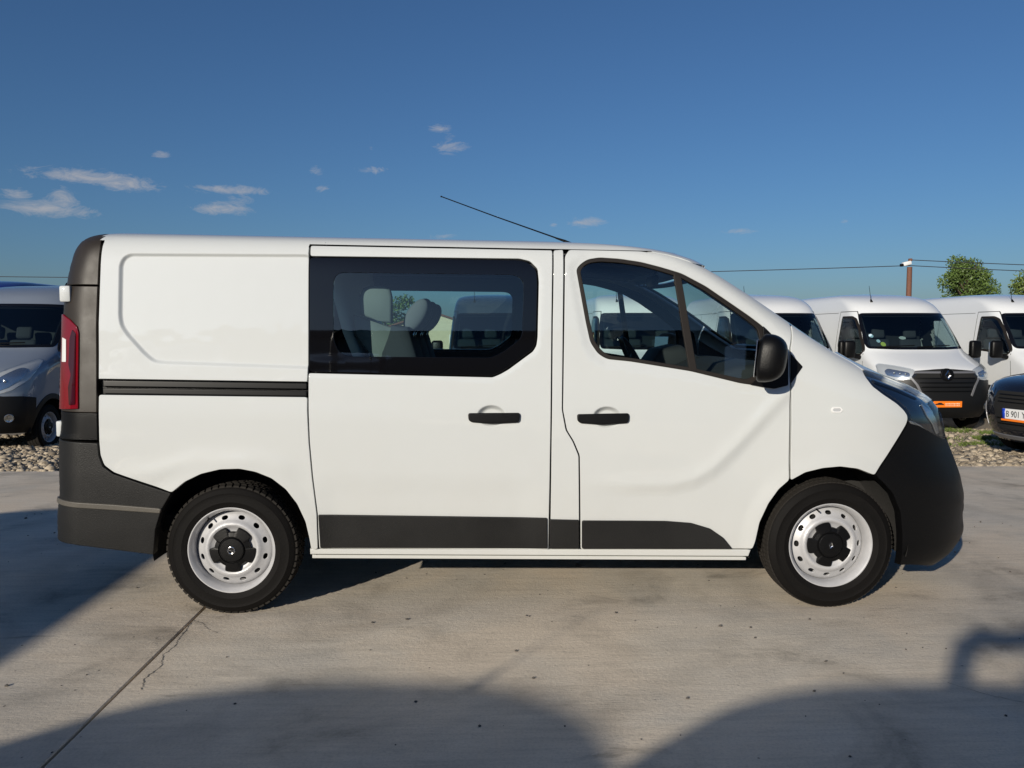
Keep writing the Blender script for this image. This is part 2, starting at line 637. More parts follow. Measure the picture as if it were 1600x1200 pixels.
def offset(P, d):
    """Moves a counter-clockwise closed outline inwards by d (per-vertex or scalar)."""
    e = np.roll(P, -1, axis=0) - P
    e /= np.hypot(*e.T)[:, None] + 1e-12
    n = np.stack([-e[:, 1], e[:, 0]], 1)
    nn = n + np.roll(n, 1, axis=0)
    l = np.maximum(np.sum(nn * nn, 1) / 2, .35)
    return P + nn / l[:, None] * np.asarray(d).reshape(-1, 1)


def inside(pts, polys):
    """Even-odd test of points against a list of closed outlines."""
    r = np.zeros(len(pts), bool)
    x, y = pts[:, 0], pts[:, 1]
    for P in polys:
        a, b = P, np.roll(P, -1, axis=0)
        for (x1, y1), (x2, y2) in zip(a, b):
            if y1 == y2:
                continue
            c = ((y1 > y) != (y2 > y)) & (x < (x2 - x1) * (y - y1) / (y2 - y1) + x1)
            r ^= c
    return r


def seg_dist(pts, P, closed=True):
    d = np.full(len(pts), 1e9)
    m = len(P)
    for i in range(m if closed else m - 1):
        a, b = P[i], P[(i + 1) % m]
        ab = b - a
        t = np.clip(((pts - a) @ ab) / (ab @ ab + 1e-12), 0, 1)
        q = pts - (a + t[:, None] * ab)
        d = np.minimum(d, np.hypot(q[:, 0], q[:, 1]))
    return d


def sstep(a, b, x):
    t = np.clip((x - a) / (b - a), 0, 1)
    return t * t * (3 - 2 * t)


def pchip(xk, yk):
    xk = np.array(xk, float)
    yk = np.array(yk, float)
    h = np.diff(xk)
    d = np.diff(yk) / h
    m = np.zeros_like(yk)
    m[0], m[-1] = d[0], d[-1]
    for i in range(1, len(xk) - 1):
        if d[i - 1] * d[i] > 0:
            w1, w2 = 2 * h[i] + h[i - 1], h[i] + 2 * h[i - 1]
            m[i] = (w1 + w2) / (w1 / d[i - 1] + w2 / d[i])

    def fn(x):
        x = np.clip(np.asarray(x, float), xk[0], xk[-1])
        i = np.clip(np.searchsorted(xk, x) - 1, 0, len(xk) - 2)
        t = (x - xk[i]) / h[i]
        return yk[i] * (1 + 2 * t) * (1 - t) ** 2 + m[i] * h[i] * t * (1 - t) ** 2 + yk[i + 1] * t * t * (3 - 2 * t) + m[i + 1] * h[i] * t * t * (t - 1)
    return fn


# ------------------------------------------------------------------ vehicle body surfaces
class Body:
    """A vehicle skin: at each height a plan curve with a half width, a rounded rear corner and a curved front."""

    def __init__(s, prof, xf, L, xr, p=3.0, rc=.18, rake=0.0, disp=None):
        s.rc, s.rake, s.disp = rc, rake, disp
        s.fp = pchip(*zip(*p)) if isinstance(p, list) else (lambda z: p + 0 * np.asarray(z, float))
        P = np.array(prof, float)
        c = np.r_[0, np.cumsum(np.hypot(*np.diff(P, axis=0).T))]
        s.fw, s.fz, s.cmax = pchip(c, P[:, 0]), pchip(c, P[:, 1]), c[-1]
        tt = np.linspace(0, c[-1], 3000)
        s.tz, s.tw, s.tc = s.fz(tt), s.fw(tt), tt
        s.fxf, s.fL, s.fxr = pchip(*zip(*xf)), pchip(*zip(*L)), pchip(*zip(*xr))

    def W(s, z):
        return np.interp(z, s.tz, s.tw)

    def y(s, x, z):
        w, xf, L = s.W(z), s.fxf(z), s.fL(z)
        t = np.clip((x - (xf - L)) / L, 0, 1)
        p = s.fp(z)
        yy = w * (1 - t ** p) ** (1 / p)
        q = np.clip((s.fxr(z) + s.rc - x) / s.rc, 0, 1)
        return yy - np.minimum(s.rc, w) * (1 - np.sqrt(1 - q * q))

    # maps a side outline (x, z) or a front outline (y, z) to the skin; returns points and outward normals
    def side(s, uv, off=0.0, sgn=-1, zone=None):
        def f(x, z):
            d = s.disp(x, z, zone) if (zone and s.disp) else 0.0
            return np.stack([x, sgn * (s.y(x, z) + d), z - s.rake * x], 1)
        x, z = uv[:, 0], uv[:, 1]
        h = .002
        P = f(x, z)
        n = np.cross(f(x + h, z) - f(x - h, z), f(x, z + h) - f(x, z - h))
        n /= np.linalg.norm(n, axis=1)[:, None] + 1e-12
        n *= np.where(n[:, 1:2] * sgn < 0, -1, 1)
        return P + n * off, n

    def front(s, uv, off=0.0):
        def f(y, z):
            w, p = s.W(z), s.fp(z)
            x = s.fxf(z) - s.fL(z) + s.fL(z) * (1 - np.clip(np.abs(y) / w, 0, .9995) ** p) ** (1 / p)
            return np.stack([x, y, z - s.rake * x], 1)
        y, z = uv[:, 0], uv[:, 1]
        h = .002
        P = f(y, z)
        n = np.cross(f(y + h, z) - f(y - h, z), f(y, z + h) - f(y, z - h))
        n /= np.linalg.norm(n, axis=1)[:, None] + 1e-12
        n *= np.where(n[:, 0:1] < 0, -1, 1)
        return P + n * off, n

    def ring(s, c, nf=30, nside=50, nr=8, x_edge=None):
        """Half plan curve at profile position c, from the rear centre round to the front centre (far side positive y)."""
        z, w = float(s.fz(c)), float(s.fw(c))
        xf, L, xr = float(s.fxf(z)), float(s.fL(z)), float(s.fxr(z))
        rc = min(s.rc, w * .999)
        p = float(s.fp(z))
        pts = [(xr, 0.0), (xr, (w - rc) * .5)]
        for a in np.linspace(0, math.pi / 2, nr):
            pts.append((xr + rc - rc * math.cos(a), w - rc + rc * math.sin(a)))
        x0 = xf - L
        for x in np.linspace(xr + rc, max(x0, xr + rc + .01), nside)[1:]:
            pts.append((x, w))
        for a in np.linspace(0, math.pi / 2, nf)[1:]:
            pts.append((x0 + L * math.sin(a) ** (2 / p), w * max(0.0, math.cos(a)) ** (2 / p)))
        return np.array([(a, b, z - s.rake * a) for a, b in pts])


def panel(name, fn, polys, mat, parent=None, h=.03, off=0.0, depth=.02, edge=.003, refine=(), noedge=None, hb=None, guides=()):
    """A skin panel: outlines (outer, [holes]) in 2-D mapped by fn(uv, offset) -> points, normals; rounded, returned edges."""
    V, F, NN = [], [], []
    cnt = 0
    hb = hb or min(h, .02)
    for outer, holes in polys:
        loops = []
        for k, P in enumerate([outer] + list(holes)):
            P = resample(np.asarray(P, float), hb)
            if (area(P) < 0) == (k == 0):
                P = P[::-1]                      # outer counter-clockwise, holes clockwise
            e = np.full(len(P), edge)
            if noedge is not None:
                e[noedge(P)] = 0.0
            loops.append((P, offset(P, e) if edge > 0 else P.copy(), e))
        rings = [l[1] for l in loops]
        allr = np.concatenate(rings)
        lo, hi = allr.min(0), allr.max(0)
        gx = np.arange(lo[0], hi[0], h)
        gz = np.arange(lo[1], hi[1], h * .87)
        G = np.array([(x + (h / 2 if j % 2 else 0), z) for j, z in enumerate(gz) for x in gx])
        for (cx, cz, rx, rz, hh) in refine:
            a = np.arange(cx - rx, cx + rx, hh)
            b = np.arange(cz - rz, cz + rz, hh)
            G = np.concatenate([G[(np.abs(G[:, 0] - cx) > rx) | (np.abs(G[:, 1] - cz) > rz)], np.array([(x, z) for x in a for z in b])])
        ng = 0
        if len(guides):                      # extra points along pressed lines
            gp = np.concatenate([np.asarray(q, float) for q in guides])
            keep = np.ones(len(G), bool)
            for k in range(0, len(G), 2000):
                keep[k:k + 2000] = np.min(np.linalg.norm(G[k:k + 2000, None] - gp[None], axis=2), 1) > .009
            G = np.concatenate([G[keep], gp])
            ng = len(gp)
        if len(G):
            ins = inside(G, rings)
            ng = int(ins[len(G) - ng:].sum()) if ng else 0
            G = G[ins]
        if len(G):
            dist = np.min(np.stack([seg_dist(G, r) for r in rings]), 0)
            lim = .45 * h
            if refine:
                fine = np.zeros(len(G), bool)
                for (cx, cz, rx, rz, hh) in refine:
                    fine |= (np.abs(G[:, 0] - cx) <= rx) & (np.abs(G[:, 1] - cz) <= rz)
                lim = np.where(fine, .003, lim)
            if len(guides):
                gd = np.zeros(len(G), bool)
                gd[len(G) - ng:] = True
                lim = np.where(gd, .008, lim)
            G = G[dist > lim]
        pts = np.concatenate([allr, G]) if len(G) else allr
        edges = []
        b = 0
        for r in rings:
            n = len(r)
            edges += [(b + i, b + (i + 1) % n) for i in range(n)]
            b += n
        res = delaunay_2d_cdt([Vector(p) for p in pts.tolist()], edges, [], 0, 1e-6)
        pv = np.array([(v[0], v[1]) for v in res[0]])
        tri = np.array([f for f in res[2] if len(f) == 3])
        cen = pv[tri].mean(1)
        tri = tri[inside(cen, rings)]
        P3, n3 = fn(pv, off)
        fn_ = np.cross(P3[tri[:, 1]] - P3[tri[:, 0]], P3[tri[:, 2]] - P3[tri[:, 0]])
        flip = np.sum(fn_ * n3[tri].mean(1), 1) < 0
        tri[flip] = tri[flip][:, ::-1]
        V.append(P3)
        NN.append(n3)
        F += (tri + cnt).tolist()
        cnt += len(P3)
        if depth > 0:
            for P, A, e in loops:
                n = len(P)
                pa, na = fn(A, off)
                eps = np.maximum(e, .0015)
                oc = offset(P, -eps)
                pb0, nb = fn(P, off)
                pc, _ = fn(oc, off)
                o = pc - pb0
                o -= np.sum(o * nb, 1)[:, None] * nb
                o /= np.linalg.norm(o, axis=1)[:, None] + 1e-12
                mid = offset(P, e * .3)
                pm, nm = fn(mid, off)
                has = e > 0
                rings3 = [(pa, na), (pm - nm * (e * .3)[:, None], (nm + o) / 1.414), (pb0 - nb * e[:, None], o), (pb0 - nb * depth, o)]
                base = cnt
                for q, nrm in rings3:
                    nrm = nrm / (np.linalg.norm(nrm, axis=1)[:, None] + 1e-12)
                    V.append(q)
                    NN.append(nrm)
                    cnt += n
                for k in range(3):
                    for i in range(n):
                        j = (i + 1) % n
                        if not (has[i] and has[j]):
                            continue
                        a0, a1, b0, b1 = base + k * n + i, base + k * n + j, base + (k + 1) * n + i, base + (k + 1) * n + j
                        F.append((a0, b0, b1, a1))
    V = np.concatenate(V)
    NN = np.concatenate(NN)
    # strips: orient by normals
    FF = []
    for f in F:
        if len(f) == 4:
            a = V[f[1]] - V[f[0]]
            c = V[f[3]] - V[f[0]]
            nrm = np.cross(a, c) + np.cross(V[f[2]] - V[f[1]], V[f[3]] - V[f[1]])
            if nrm @ (NN[f[0]] + NN[f[2]] + NN[f[1]] + NN[f[3]]) < 0:
                f = f[::-1]
        FF.append(f)
    me = mesh_np(name, V, FF, NN)
    return link(name, me, mat, parent)


def mirror_mesh(me, name):
    """The same mesh on the other side of the vehicle."""
    m = me.copy()
    m.name = name
    n = len(m.vertices)
    nr = np.zeros(len(m.loops) * 3, np.float32)
    m.corner_normals.foreach_get('vector', nr)
    co = np.zeros(n * 3, np.float32)
    m.vertices.foreach_get('co', co)
    co = co.reshape(-1, 3)
    co[:, 1] *= -1
    vn = np.zeros((n, 3), np.float32)
    li = np.zeros(len(m.loops), np.int32)
    m.loops.foreach_get('vertex_index', li)
    vn[li] = nr.reshape(-1, 3)
    vn[:, 1] *= -1
    m.vertices.foreach_set('co', co.ravel())
    m.flip_normals()
    m.normals_split_custom_set_from_vertices([tuple(v) for v in vn.tolist()])
    m.update()
    return m


def mirrored(o, parent=None):
    """Mirror copy of a part (and its sub-parts) on the far side."""
    c = bpy.data.objects.new(o.name.split('.')[0], mirror_mesh(o.data, o.data.name))
    COL.objects.link(c)
    c.parent = parent if parent is not None else o.parent
    for ch in list(o.children):
        mirrored(ch, c)
    return c


def grid_mesh(name, P, mat, parent=None, flip=False, closed_u=False):
    """Mesh from an array of points P[row][col]."""
    r, c = P.shape[:2]
    F = []
    for i in range(r - 1):
        for j in range(c - 1):
            f = (i * c + j, i * c + j + 1, (i + 1) * c + j + 1, (i + 1) * c + j)
            F.append(f[::-1] if flip else f)
    return link(name, mesh_np(name, P.reshape(-1, 3), F), mat, parent)


# ------------------------------------------------------------------ wheels
def tyre_mesh(name, blocks=64, rows=5, depth=.008, width=.205, rad=.337, zig=.25):
    """Tyre with a bulged sidewall and separate tread blocks; axis along y, outer side towards -y."""
    mb = MB()
    w = width / 2
    rb = rad - depth
    prof = [(.214, -w * .80), (.219, -w * .90), (.232, -w * .96), (.246, -w * .985), (.250, -w * 1.005), (.255, -w * .995), (.275, -w), (.290, -w * .985), (.294, -w * 1.0), (.298, -w * .97), (rb - .016, -w * .90), (rb - .005, -w * .82), (rb, -w * .72),
            (rb + .001, 0)]
    prof = prof + [(r, -y) for r, y in prof[-2::-1]]
    mb.lathe(prof, 80)
    bm = mb.bm
    edges = np.linspace(-w * .86, w * .86, rows + 1)
    for i in range(blocks):
        for k in range(rows):
            sh = (.5 if k % 2 else 0) + (zig if k in (0, rows - 1) else 0)
            a0 = 2 * math.pi * (i + sh + .06) / blocks
            a1 = 2 * math.pi * (i + sh + .86) / blocks
            y0, y1 = edges[k] + .0035, edges[k + 1] - .0035
            sk = .012 * (1 if k < rows / 2 else -1) if rows == 5 else 0
            vs = []
            for (rr, inset) in ((rb - .004, 0), (1, .0015)):
                for (a, y) in ((a0, y0), (a1, y0), (a1, y1), (a0, y1)):
                    yy = y + (inset if y == y0 else -inset)
                    crown = rad - .010 * max(0, (abs(yy) / w - .62) / .3) ** 1.6
                    r = (crown - depth - .004) if rr != 1 else crown
                    aa = a + (inset / .33 if a == a0 else -inset / .33) + sk * (yy - y0) / .04 / .33 * .3
                    vs.append(bm.verts.new((r * math.cos(aa), yy, r * math.sin(aa))))
            b, t = vs[:4], vs[4:]
            bm.faces.new(t)
            for q in range(4):
                bm.faces.new((b[q], b[(q + 1) % 4], t[(q + 1) % 4], t[q]))
    return mb.mesh(name, True, 30)


def disc_height(r):
    """Dished steel wheel disc: distance of the face from the wheel centre plane."""
    return np.interp(r, [0, .06, .098, .112, .121, .130, .140, .152, .180, .190, .197], [-.058, -.058, -.060, -.066, -.074, -.0765, -.072, -.060, -.044, -.036, -.022])


def rim_mesh(name):
    n = 12
    hole = []
    for k in range(n):
        a = 2 * math.pi * (k + .5) / n
        c = np.array((math.cos(a), math.sin(a))) * .166
        tx = np.array((-math.sin(a), math.cos(a)))
        rx = np.array((math.cos(a), math.sin(a)))
        hole.append([c + tx * .0165 * np.sign(math.cos(q)) * abs(math.cos(q)) ** .8 + rx * .0105 * math.sin(q) for q in np.linspace(0, 2 * math.pi, 17)[:-1]])
    circ = [np.array((math.cos(a), math.sin(a))) * .196 for a in np.linspace(0, 2 * math.pi, 97)[:-1]]

    def fn(uv, off=0.0):
        r = np.hypot(uv[:, 0], uv[:, 1])
        h = disc_height(r)
        dh = (disc_height(r + .003) - disc_height(r - .003)) / .006
        nx, nz = uv[:, 0] / (r + 1e-9), uv[:, 1] / (r + 1e-9)
        nrm = np.stack([dh * nx, -np.ones_like(r), dh * nz], 1)
        nrm /= np.linalg.norm(nrm, axis=1)[:, None]
        return np.stack([uv[:, 0], h, uv[:, 1]], 1) + nrm * off, nrm
    o = panel(name + '_disc', fn, [(circ, hole)], None, None, h=.008, depth=.006, edge=.0012, hb=.007)
    disc = o.data
    bpy.data.objects.remove(o)
    mb = MB()
    prof = [(.150, .085), (.188, .08), (.193, -.005), (.1965, -.022), (.199, -.056), (.202, -.074), (.208, -.083), (.2125, -.0895), (.217, -.0935), (.2215, -.0935), (.2245, -.0905), (.2245, -.085), (.221, -.080), (.213, -.078)]
    mb.lathe(prof, 96)
    lip = mb.mesh(name, True, 35)
    bm = bmesh.new()
    bm.from_mesh(lip)
    bm.from_mesh(disc)
    me = bpy.data.meshes.new(name)
    bm.to_mesh(me)
    bm.free()
    me.polygons.foreach_set('use_smooth', [True] * len(me.polygons))
    bpy.data.meshes.remove(lip)
    return me


def cap_mesh(name):
    """Black centre cap with five scallops that clear the wheel bolts."""
    mb = MB()
    out, inn = [], []
    for a in np.linspace(0, 2 * math.pi, 181)[:-1]:
        k = (a - math.pi / 2) % (2 * math.pi / 5)
        k = min(k, 2 * math.pi / 5 - k)
        notch = 1 - sstep(.20, .30, np.array(k))
        r = .1175 - .026 * float(notch)
        out.append((r * math.cos(a), r * math.sin(a)))
    def ring(f, y):
        return [mb.bm.verts.new((f * x, y, f * z)) for x, z in out]
    R0, R1, R2 = ring(1.0, -.060), ring(1.0, -.078), ring(.965, -.083)
    n = len(out)
    for A, B2 in ((R0, R1), (R1, R2)):
        for i in range(n):
            mb.bm.faces.new((A[i], A[(i + 1) % n], B2[(i + 1) % n], B2[i]))
    c1 = [mb.bm.verts.new((.070 * math.cos(a), -.088, .070 * math.sin(a))) for a in np.linspace(0, 2 * math.pi, 181)[:-1]]
    for i in range(n):
        mb.bm.faces.new((R2[i], R2[(i + 1) % n], c1[(i + 1) % n], c1[i]))
    prof = [(.070, -.088), (.067, -.082), (.064, -.082), (.062, -.089), (.058, -.0925), (.03, -.0945), (.001, -.095)]
    mb.lathe(prof, 60)
    return mb.mesh(name, True, 35)


def bolt_emblem_mesh(name):
    """Small ring crossed by a lightning bolt."""
    mb = MB()
    pr = [(.0170 + .0032 * math.cos(q), -.0965 + .0024 * math.sin(q)) for q in np.linspace(0, 2 * math.pi, 9)]
    mb.lathe(pr, 40)
    mb.prism([(-.022, .001), (.002, .0035), (-.002, -.0005), (.022, -.001), (-.002, -.0045), (.002, -.0005)], -.0995, -.094)
    return mb.mesh(name, True, 30)


def diamond_emblem_mesh(name, s=1.0, y=-.095):
    mb = MB()
    a = [(0, .020 * s), (.013 * s, 0), (0, -.020 * s), (-.013 * s, 0)]
    b = [(0, .010 * s), (.005 * s, 0), (0, -.010 * s), (-.005 * s, 0)]
    rows = [[mb.bm.verts.new((x, y, z)) for x, z in a], [mb.bm.verts.new((x * .8, y - .005 * s, z * .8)) for x, z in a], [mb.bm.verts.new((x, y - .002 * s, z)) for x, z in b]]
    for A, B2 in zip(rows, rows[1:]):
        for i in range(4):
            mb.bm.faces.new((A[i], A[(i + 1) % 4], B2[(i + 1) % 4], B2[i]))
    return mb.mesh(name, False)


TYRE_REAR = tyre_mesh('tyre', 58, 5, .009)
TYRE_FRONT = tyre_mesh('tyre', 84, 4, .005, zig=.5)
for me in (TYRE_REAR, TYRE_FRONT):
    me.materials.append(M['tyre'])
    me.materials.append(M['tread'])
    for p in me.polygons:
        c = p.center
        if math.hypot(c.x, c.z) > .3275 - .004:
            p.material_index = 1
RIM = rim_mesh('rim')
CAP = cap_mesh('hub_cap')
BOLT_EMBLEM = bolt_emblem_mesh('emblem')
DIAMOND_EMBLEM = diamond_emblem_mesh('emblem')
_mb = MB()
_mb.lathe([(.02, -.02), (.150, -.02), (.158, -.012), (.158, .06)], 40)
DRUM = _mb.mesh('brake_drum')
_mb = MB()
_mb.tube([(.2, -.07, 0), (.196, -.090, 0), (.192, -.101, 0)], .0042, 8)
VALVE = _mb.mesh('valve')


def add_wheel(parent, loc, side=-1, tyre=None, spin=0.0, emblem=None, rim_mat=None):
    """wheel > tyre, rim, hub_cap, emblem, brake_drum, valve."""
    w = bpy.data.objects.new('wheel', None)
    w.empty_display_size = .1
    COL.objects.link(w)
    w.parent = parent
    w.location = loc
    w.rotation_euler = (0, spin, 0) if side < 0 else (0, spin, math.pi)
    link('tyre', tyre or TYRE_REAR, None, w)
    r = link('rim', RIM, M['rim'], w)
    link('brake_drum', DRUM, M['dark'], w)
    link('hub_cap', CAP, M['plastic'], w)
    link('emblem', emblem or BOLT_EMBLEM, M['chrome'], w)
    v = link('valve', VALVE, M['plastic'], w)
    v.rotation_euler = (0, -2.2, 0)
    return w


# ------------------------------------------------------------------ the white crew van
# outlines of the side panels, (x, height) in metres
H = {
 'quarter_up': [(-0.611, 1.895), (-0.614, 1.742), (-0.621, 1.479), (-0.618, 1.204), (0.407, 1.204), (0.41, 1.256), (0.41, 1.895)],
 'quarter_lo': [(-0.617, 1.125), (-0.62, 0.892), (-0.616, 0.825), (-0.599, 0.774), (-0.553, 0.739), (-0.416, 0.692), (-0.27, 0.641), (-0.202, 0.697), (-0.121, 0.737), (-0.026, 0.761), (0.069, 0.765), (0.148, 0.75), (0.227, 0.718), (0.296, 0.663), (0.351, 0.588), (0.39, 0.496), (0.406, 0.412), (0.414, 0.351), (0.446, 0.352), (0.445, 0.53), (0.425, 0.727), (0.412, 0.904), (0.407, 1.065), (0.408, 1.127)],
 'rail': [(-0.618, 1.2), (0.406, 1.2), (0.406, 1.13), (-0.618, 1.128)],
 'recess': [(0.659, 1.844), (-0.473, 1.828), (-0.506, 1.808), (-0.522, 1.77), (-0.524, 1.515), (-0.515, 1.465), (-0.485, 1.421), (-0.398, 1.325), (-0.354, 1.291), (-0.313, 1.284), (0.662, 1.263)],
 'slide_door': [(0.417, 1.869), (1.639, 1.882), (1.632, 1.532), (1.624, 0.886), (1.619, 0.53), (1.619, 0.357), (0.453, 0.355), (0.451, 0.53), (0.431, 0.727), (0.418, 0.904), (0.414, 1.065), (0.414, 1.247), (1.335, 1.239), (1.376, 1.257), (1.415, 1.28), (1.538, 1.372), (1.555, 1.401), (1.561, 1.443), (1.568, 1.724), (1.562, 1.789), (1.524, 1.828), (1.472, 1.84), (0.42, 1.833)],
 'slide_glass': [(0.417, 1.826), (1.472, 1.833), (1.517, 1.821), (1.554, 1.786), (1.56, 1.724), (1.553, 1.443), (1.546, 1.405), (1.532, 1.379), (1.409, 1.287), (1.373, 1.265), (1.335, 1.247), (0.417, 1.255)],
 'slide_clear': [(0.537, 1.418), (0.537, 1.703), (0.546, 1.735), (0.575, 1.752), (1.426, 1.757), (1.468, 1.749), (1.491, 1.717), (1.484, 1.465), (1.471, 1.432), (1.386, 1.367), (1.325, 1.338), (0.614, 1.333), (0.563, 1.354)],
 'pillar': [(1.646, 1.888), (1.695, 1.899), (1.687, 1.339), (1.683, 1.081), (1.702, 0.978), (1.738, 0.92), (1.768, 0.848), (1.776, 0.362), (1.627, 0.361), (1.631, 0.886), (1.639, 1.532)],
 'front_door': [(1.703, 1.858), (1.694, 1.339), (1.689, 1.081), (1.709, 0.978), (1.745, 0.92), (1.775, 0.849), (1.784, 0.36), (2.671, 0.372), (2.683, 0.41), (2.701, 0.513), (2.744, 0.614), (2.794, 0.688), (2.847, 0.736), (2.848, 1.21), (2.85, 1.405), (2.882, 1.539), (2.773, 1.615), (2.656, 1.692), (2.536, 1.764), (2.432, 1.818), (2.342, 1.847), (2.223, 1.877), (2.092, 1.897), (1.929, 1.91), (1.78, 1.913), (1.726, 1.9)],
 'door_win': [(1.76, 1.79), (1.78, 1.816), (1.817, 1.843), (1.88, 1.855), (1.981, 1.85), (2.091, 1.835), (2.189, 1.811), (2.3, 1.78), (2.425, 1.717), (2.549, 1.635), (2.651, 1.567), (2.714, 1.52), (2.824, 1.411), (2.838, 1.324), (2.834, 1.233), (2.767, 1.206), (2.715, 1.212), (2.597, 1.226), (2.341, 1.284), (2.032, 1.329), (1.914, 1.339), (1.869, 1.365), (1.83, 1.422), (1.808, 1.522), (1.778, 1.689)],
 'door_glass': [(1.78, 1.78), (1.796, 1.807), (1.826, 1.825), (1.879, 1.834), (1.98, 1.83), (2.087, 1.815), (2.182, 1.791), (2.289, 1.76), (2.411, 1.697), (2.535, 1.615), (2.633, 1.547), (2.686, 1.504), (2.698, 1.452), (2.69, 1.305), (2.663, 1.263), (2.62, 1.246), (2.342, 1.303), (2.038, 1.347), (1.927, 1.357), (1.889, 1.379), (1.85, 1.429), (1.827, 1.528), (1.798, 1.69)],
 'divider': [(2.254, 1.782), (2.293, 1.77), (2.374, 1.28), (2.333, 1.289)],
 'sail': [(2.713, 1.519), (2.739, 1.495), (2.823, 1.408), (2.841, 1.39), (2.838, 1.22), (2.767, 1.201), (2.715, 1.207), (2.642, 1.22), (2.679, 1.25), (2.703, 1.305), (2.71, 1.403)],
 'sail_fender': [(2.856, 1.379), (2.915, 1.315), (2.853, 1.23)],
 'fender': [(2.855, 0.735), (2.856, 0.9), (2.855, 1.21), (2.857, 1.405), (2.888, 1.532), (2.979, 1.473), (3.11, 1.394), (3.219, 1.338), (3.268, 1.304), (3.269, 1.266), (3.292, 1.22), (3.348, 1.178), (3.427, 1.129), (3.466, 1.096), (3.486, 1.069), (3.487, 1.048), (3.477, 1.023), (3.423, 0.945), (3.365, 0.863), (3.293, 0.765), (3.204, 0.798), (3.11, 0.809), (3.02, 0.8), (2.929, 0.777)],
 'headlight': [(3.272, 1.297), (3.28, 1.271), (3.302, 1.226), (3.357, 1.185), (3.436, 1.137), (3.477, 1.104), (3.499, 1.075), (3.506, 1.046), (3.549, 1.018), (3.609, 0.988), (3.676, 0.959), (3.765, 0.925), (3.809, 0.929), (3.811, 0.976), (3.792, 1.04), (3.767, 1.089), (3.718, 1.132), (3.685, 1.161), (3.534, 1.214), (3.411, 1.259)],
 'headlight_lower': [(3.506, 1.041), (3.536, 1.035), (3.585, 1.016), (3.629, 0.987), (3.665, 0.958), (3.58, 0.979), (3.527, 1.008)],
 'bumper_edge': [(3.493, 1.036), (3.485, 1.018), (3.431, 0.941), (3.372, 0.86), (3.302, 0.761), (3.33, 0.741), (3.4, 0.67), (3.449, 0.568), (3.466, 0.459), (3.478, 0.324)],
 'rear_pillar': [(-0.625, 1.929), (-0.62, 1.848), (-0.623, 1.742), (-0.631, 1.479), (-0.626, 1.128), (-0.629, 0.899), (-0.914, 0.884), (-0.895, 1.294), (-0.839, 1.557), (-0.802, 1.718), (-0.787, 1.8), (-0.744, 1.882)],
 'pillar_split': [(-0.806, 1.673), (-0.628, 1.666)],
 'tail': [(-0.821, 1.521), (-0.766, 1.496), (-0.723, 1.461), (-0.714, 1.43), (-0.713, 1.054), (-0.897, 1.026), (-0.896, 1.294)],
 'tail_white': [(-0.889, 1.41), (-0.792, 1.397), (-0.79, 1.282), (-0.891, 1.275)],
 'rear_bumper': [(-0.915, 0.874), (-0.626, 0.884), (-0.622, 0.819), (-0.605, 0.767), (-0.556, 0.731), (-0.417, 0.682), (-0.275, 0.635), (-0.328, 0.549), (-0.362, 0.45), (-0.381, 0.315), (-0.776, 0.365), (-0.95, 0.343), (-0.938, 0.492), (-0.921, 0.595)],
 'bumper_ledge': [(-0.874, 0.577), (-0.554, 0.576), (-0.325, 0.559), (-0.332, 0.532), (-0.556, 0.547), (-0.864, 0.552)],
 'hinges': [(-0.881, 1.682), (-0.748, 1.601), (-0.921, 0.964), (-0.831, 0.908)],
 'sill': [(0.404, 0.35), (2.668, 0.364), (2.657, 0.327), (0.403, 0.321)],
 'clad_slide': [(0.453, 0.533), (1.61, 0.527), (1.612, 0.366), (0.458, 0.36)],
 'clad_pillar': [(1.622, 0.52), (1.772, 0.518), (1.775, 0.367), (1.623, 0.366)],
 'clad_door': [(1.787, 0.515), (2.218, 0.515), (2.35, 0.506), (2.45, 0.477), (2.519, 0.43), (2.568, 0.372), (1.789, 0.366)],
 'handle_slide': [(1.215, 1.058), (1.466, 1.063), (1.471, 1.053), (1.469, 1.024), (1.46, 1.014), (1.334, 1.006), (1.225, 1.013), (1.212, 1.024), (1.21, 1.05)],
 'cup_slide': [(1.257, 1.057), (1.27, 1.079), (1.292, 1.092), (1.321, 1.098), (1.354, 1.093), (1.379, 1.081), (1.395, 1.062), (1.402, 1.029), (1.382, 1.0), (1.328, 0.986), (1.276, 0.999), (1.254, 1.028)],
 'handle_front': [(1.764, 1.06), (2.017, 1.068), (2.022, 1.057), (2.02, 1.028), (2.011, 1.018), (1.884, 1.008), (1.773, 1.015), (1.76, 1.028), (1.759, 1.053)],
 'cup_front': [(1.842, 1.058), (1.855, 1.08), (1.877, 1.094), (1.907, 1.099), (1.939, 1.094), (1.965, 1.082), (1.981, 1.063), (1.985, 1.03), (1.965, 1.004), (1.91, 0.99), (1.858, 1.003), (1.838, 1.028)],
 'repeater': [(3.057, 1.097), (3.067, 1.112), (3.107, 1.113), (3.121, 1.098), (3.107, 1.083), (3.067, 1.083)],
 'crease': [(1.804, 0.718), (2.033, 0.707), (2.246, 0.712), (2.361, 0.743), (2.458, 0.804), (2.571, 0.917), (2.717, 1.078), (2.867, 1.227)],
}

RAKE = .016
ARCH = [(.0194, .369, .397), (3.082, .408, .404)]


def ph(k):
    return np.array(H[k], float)


CR = ph('crease')
RECESS = rounded(ph('recess'), .055, 7)


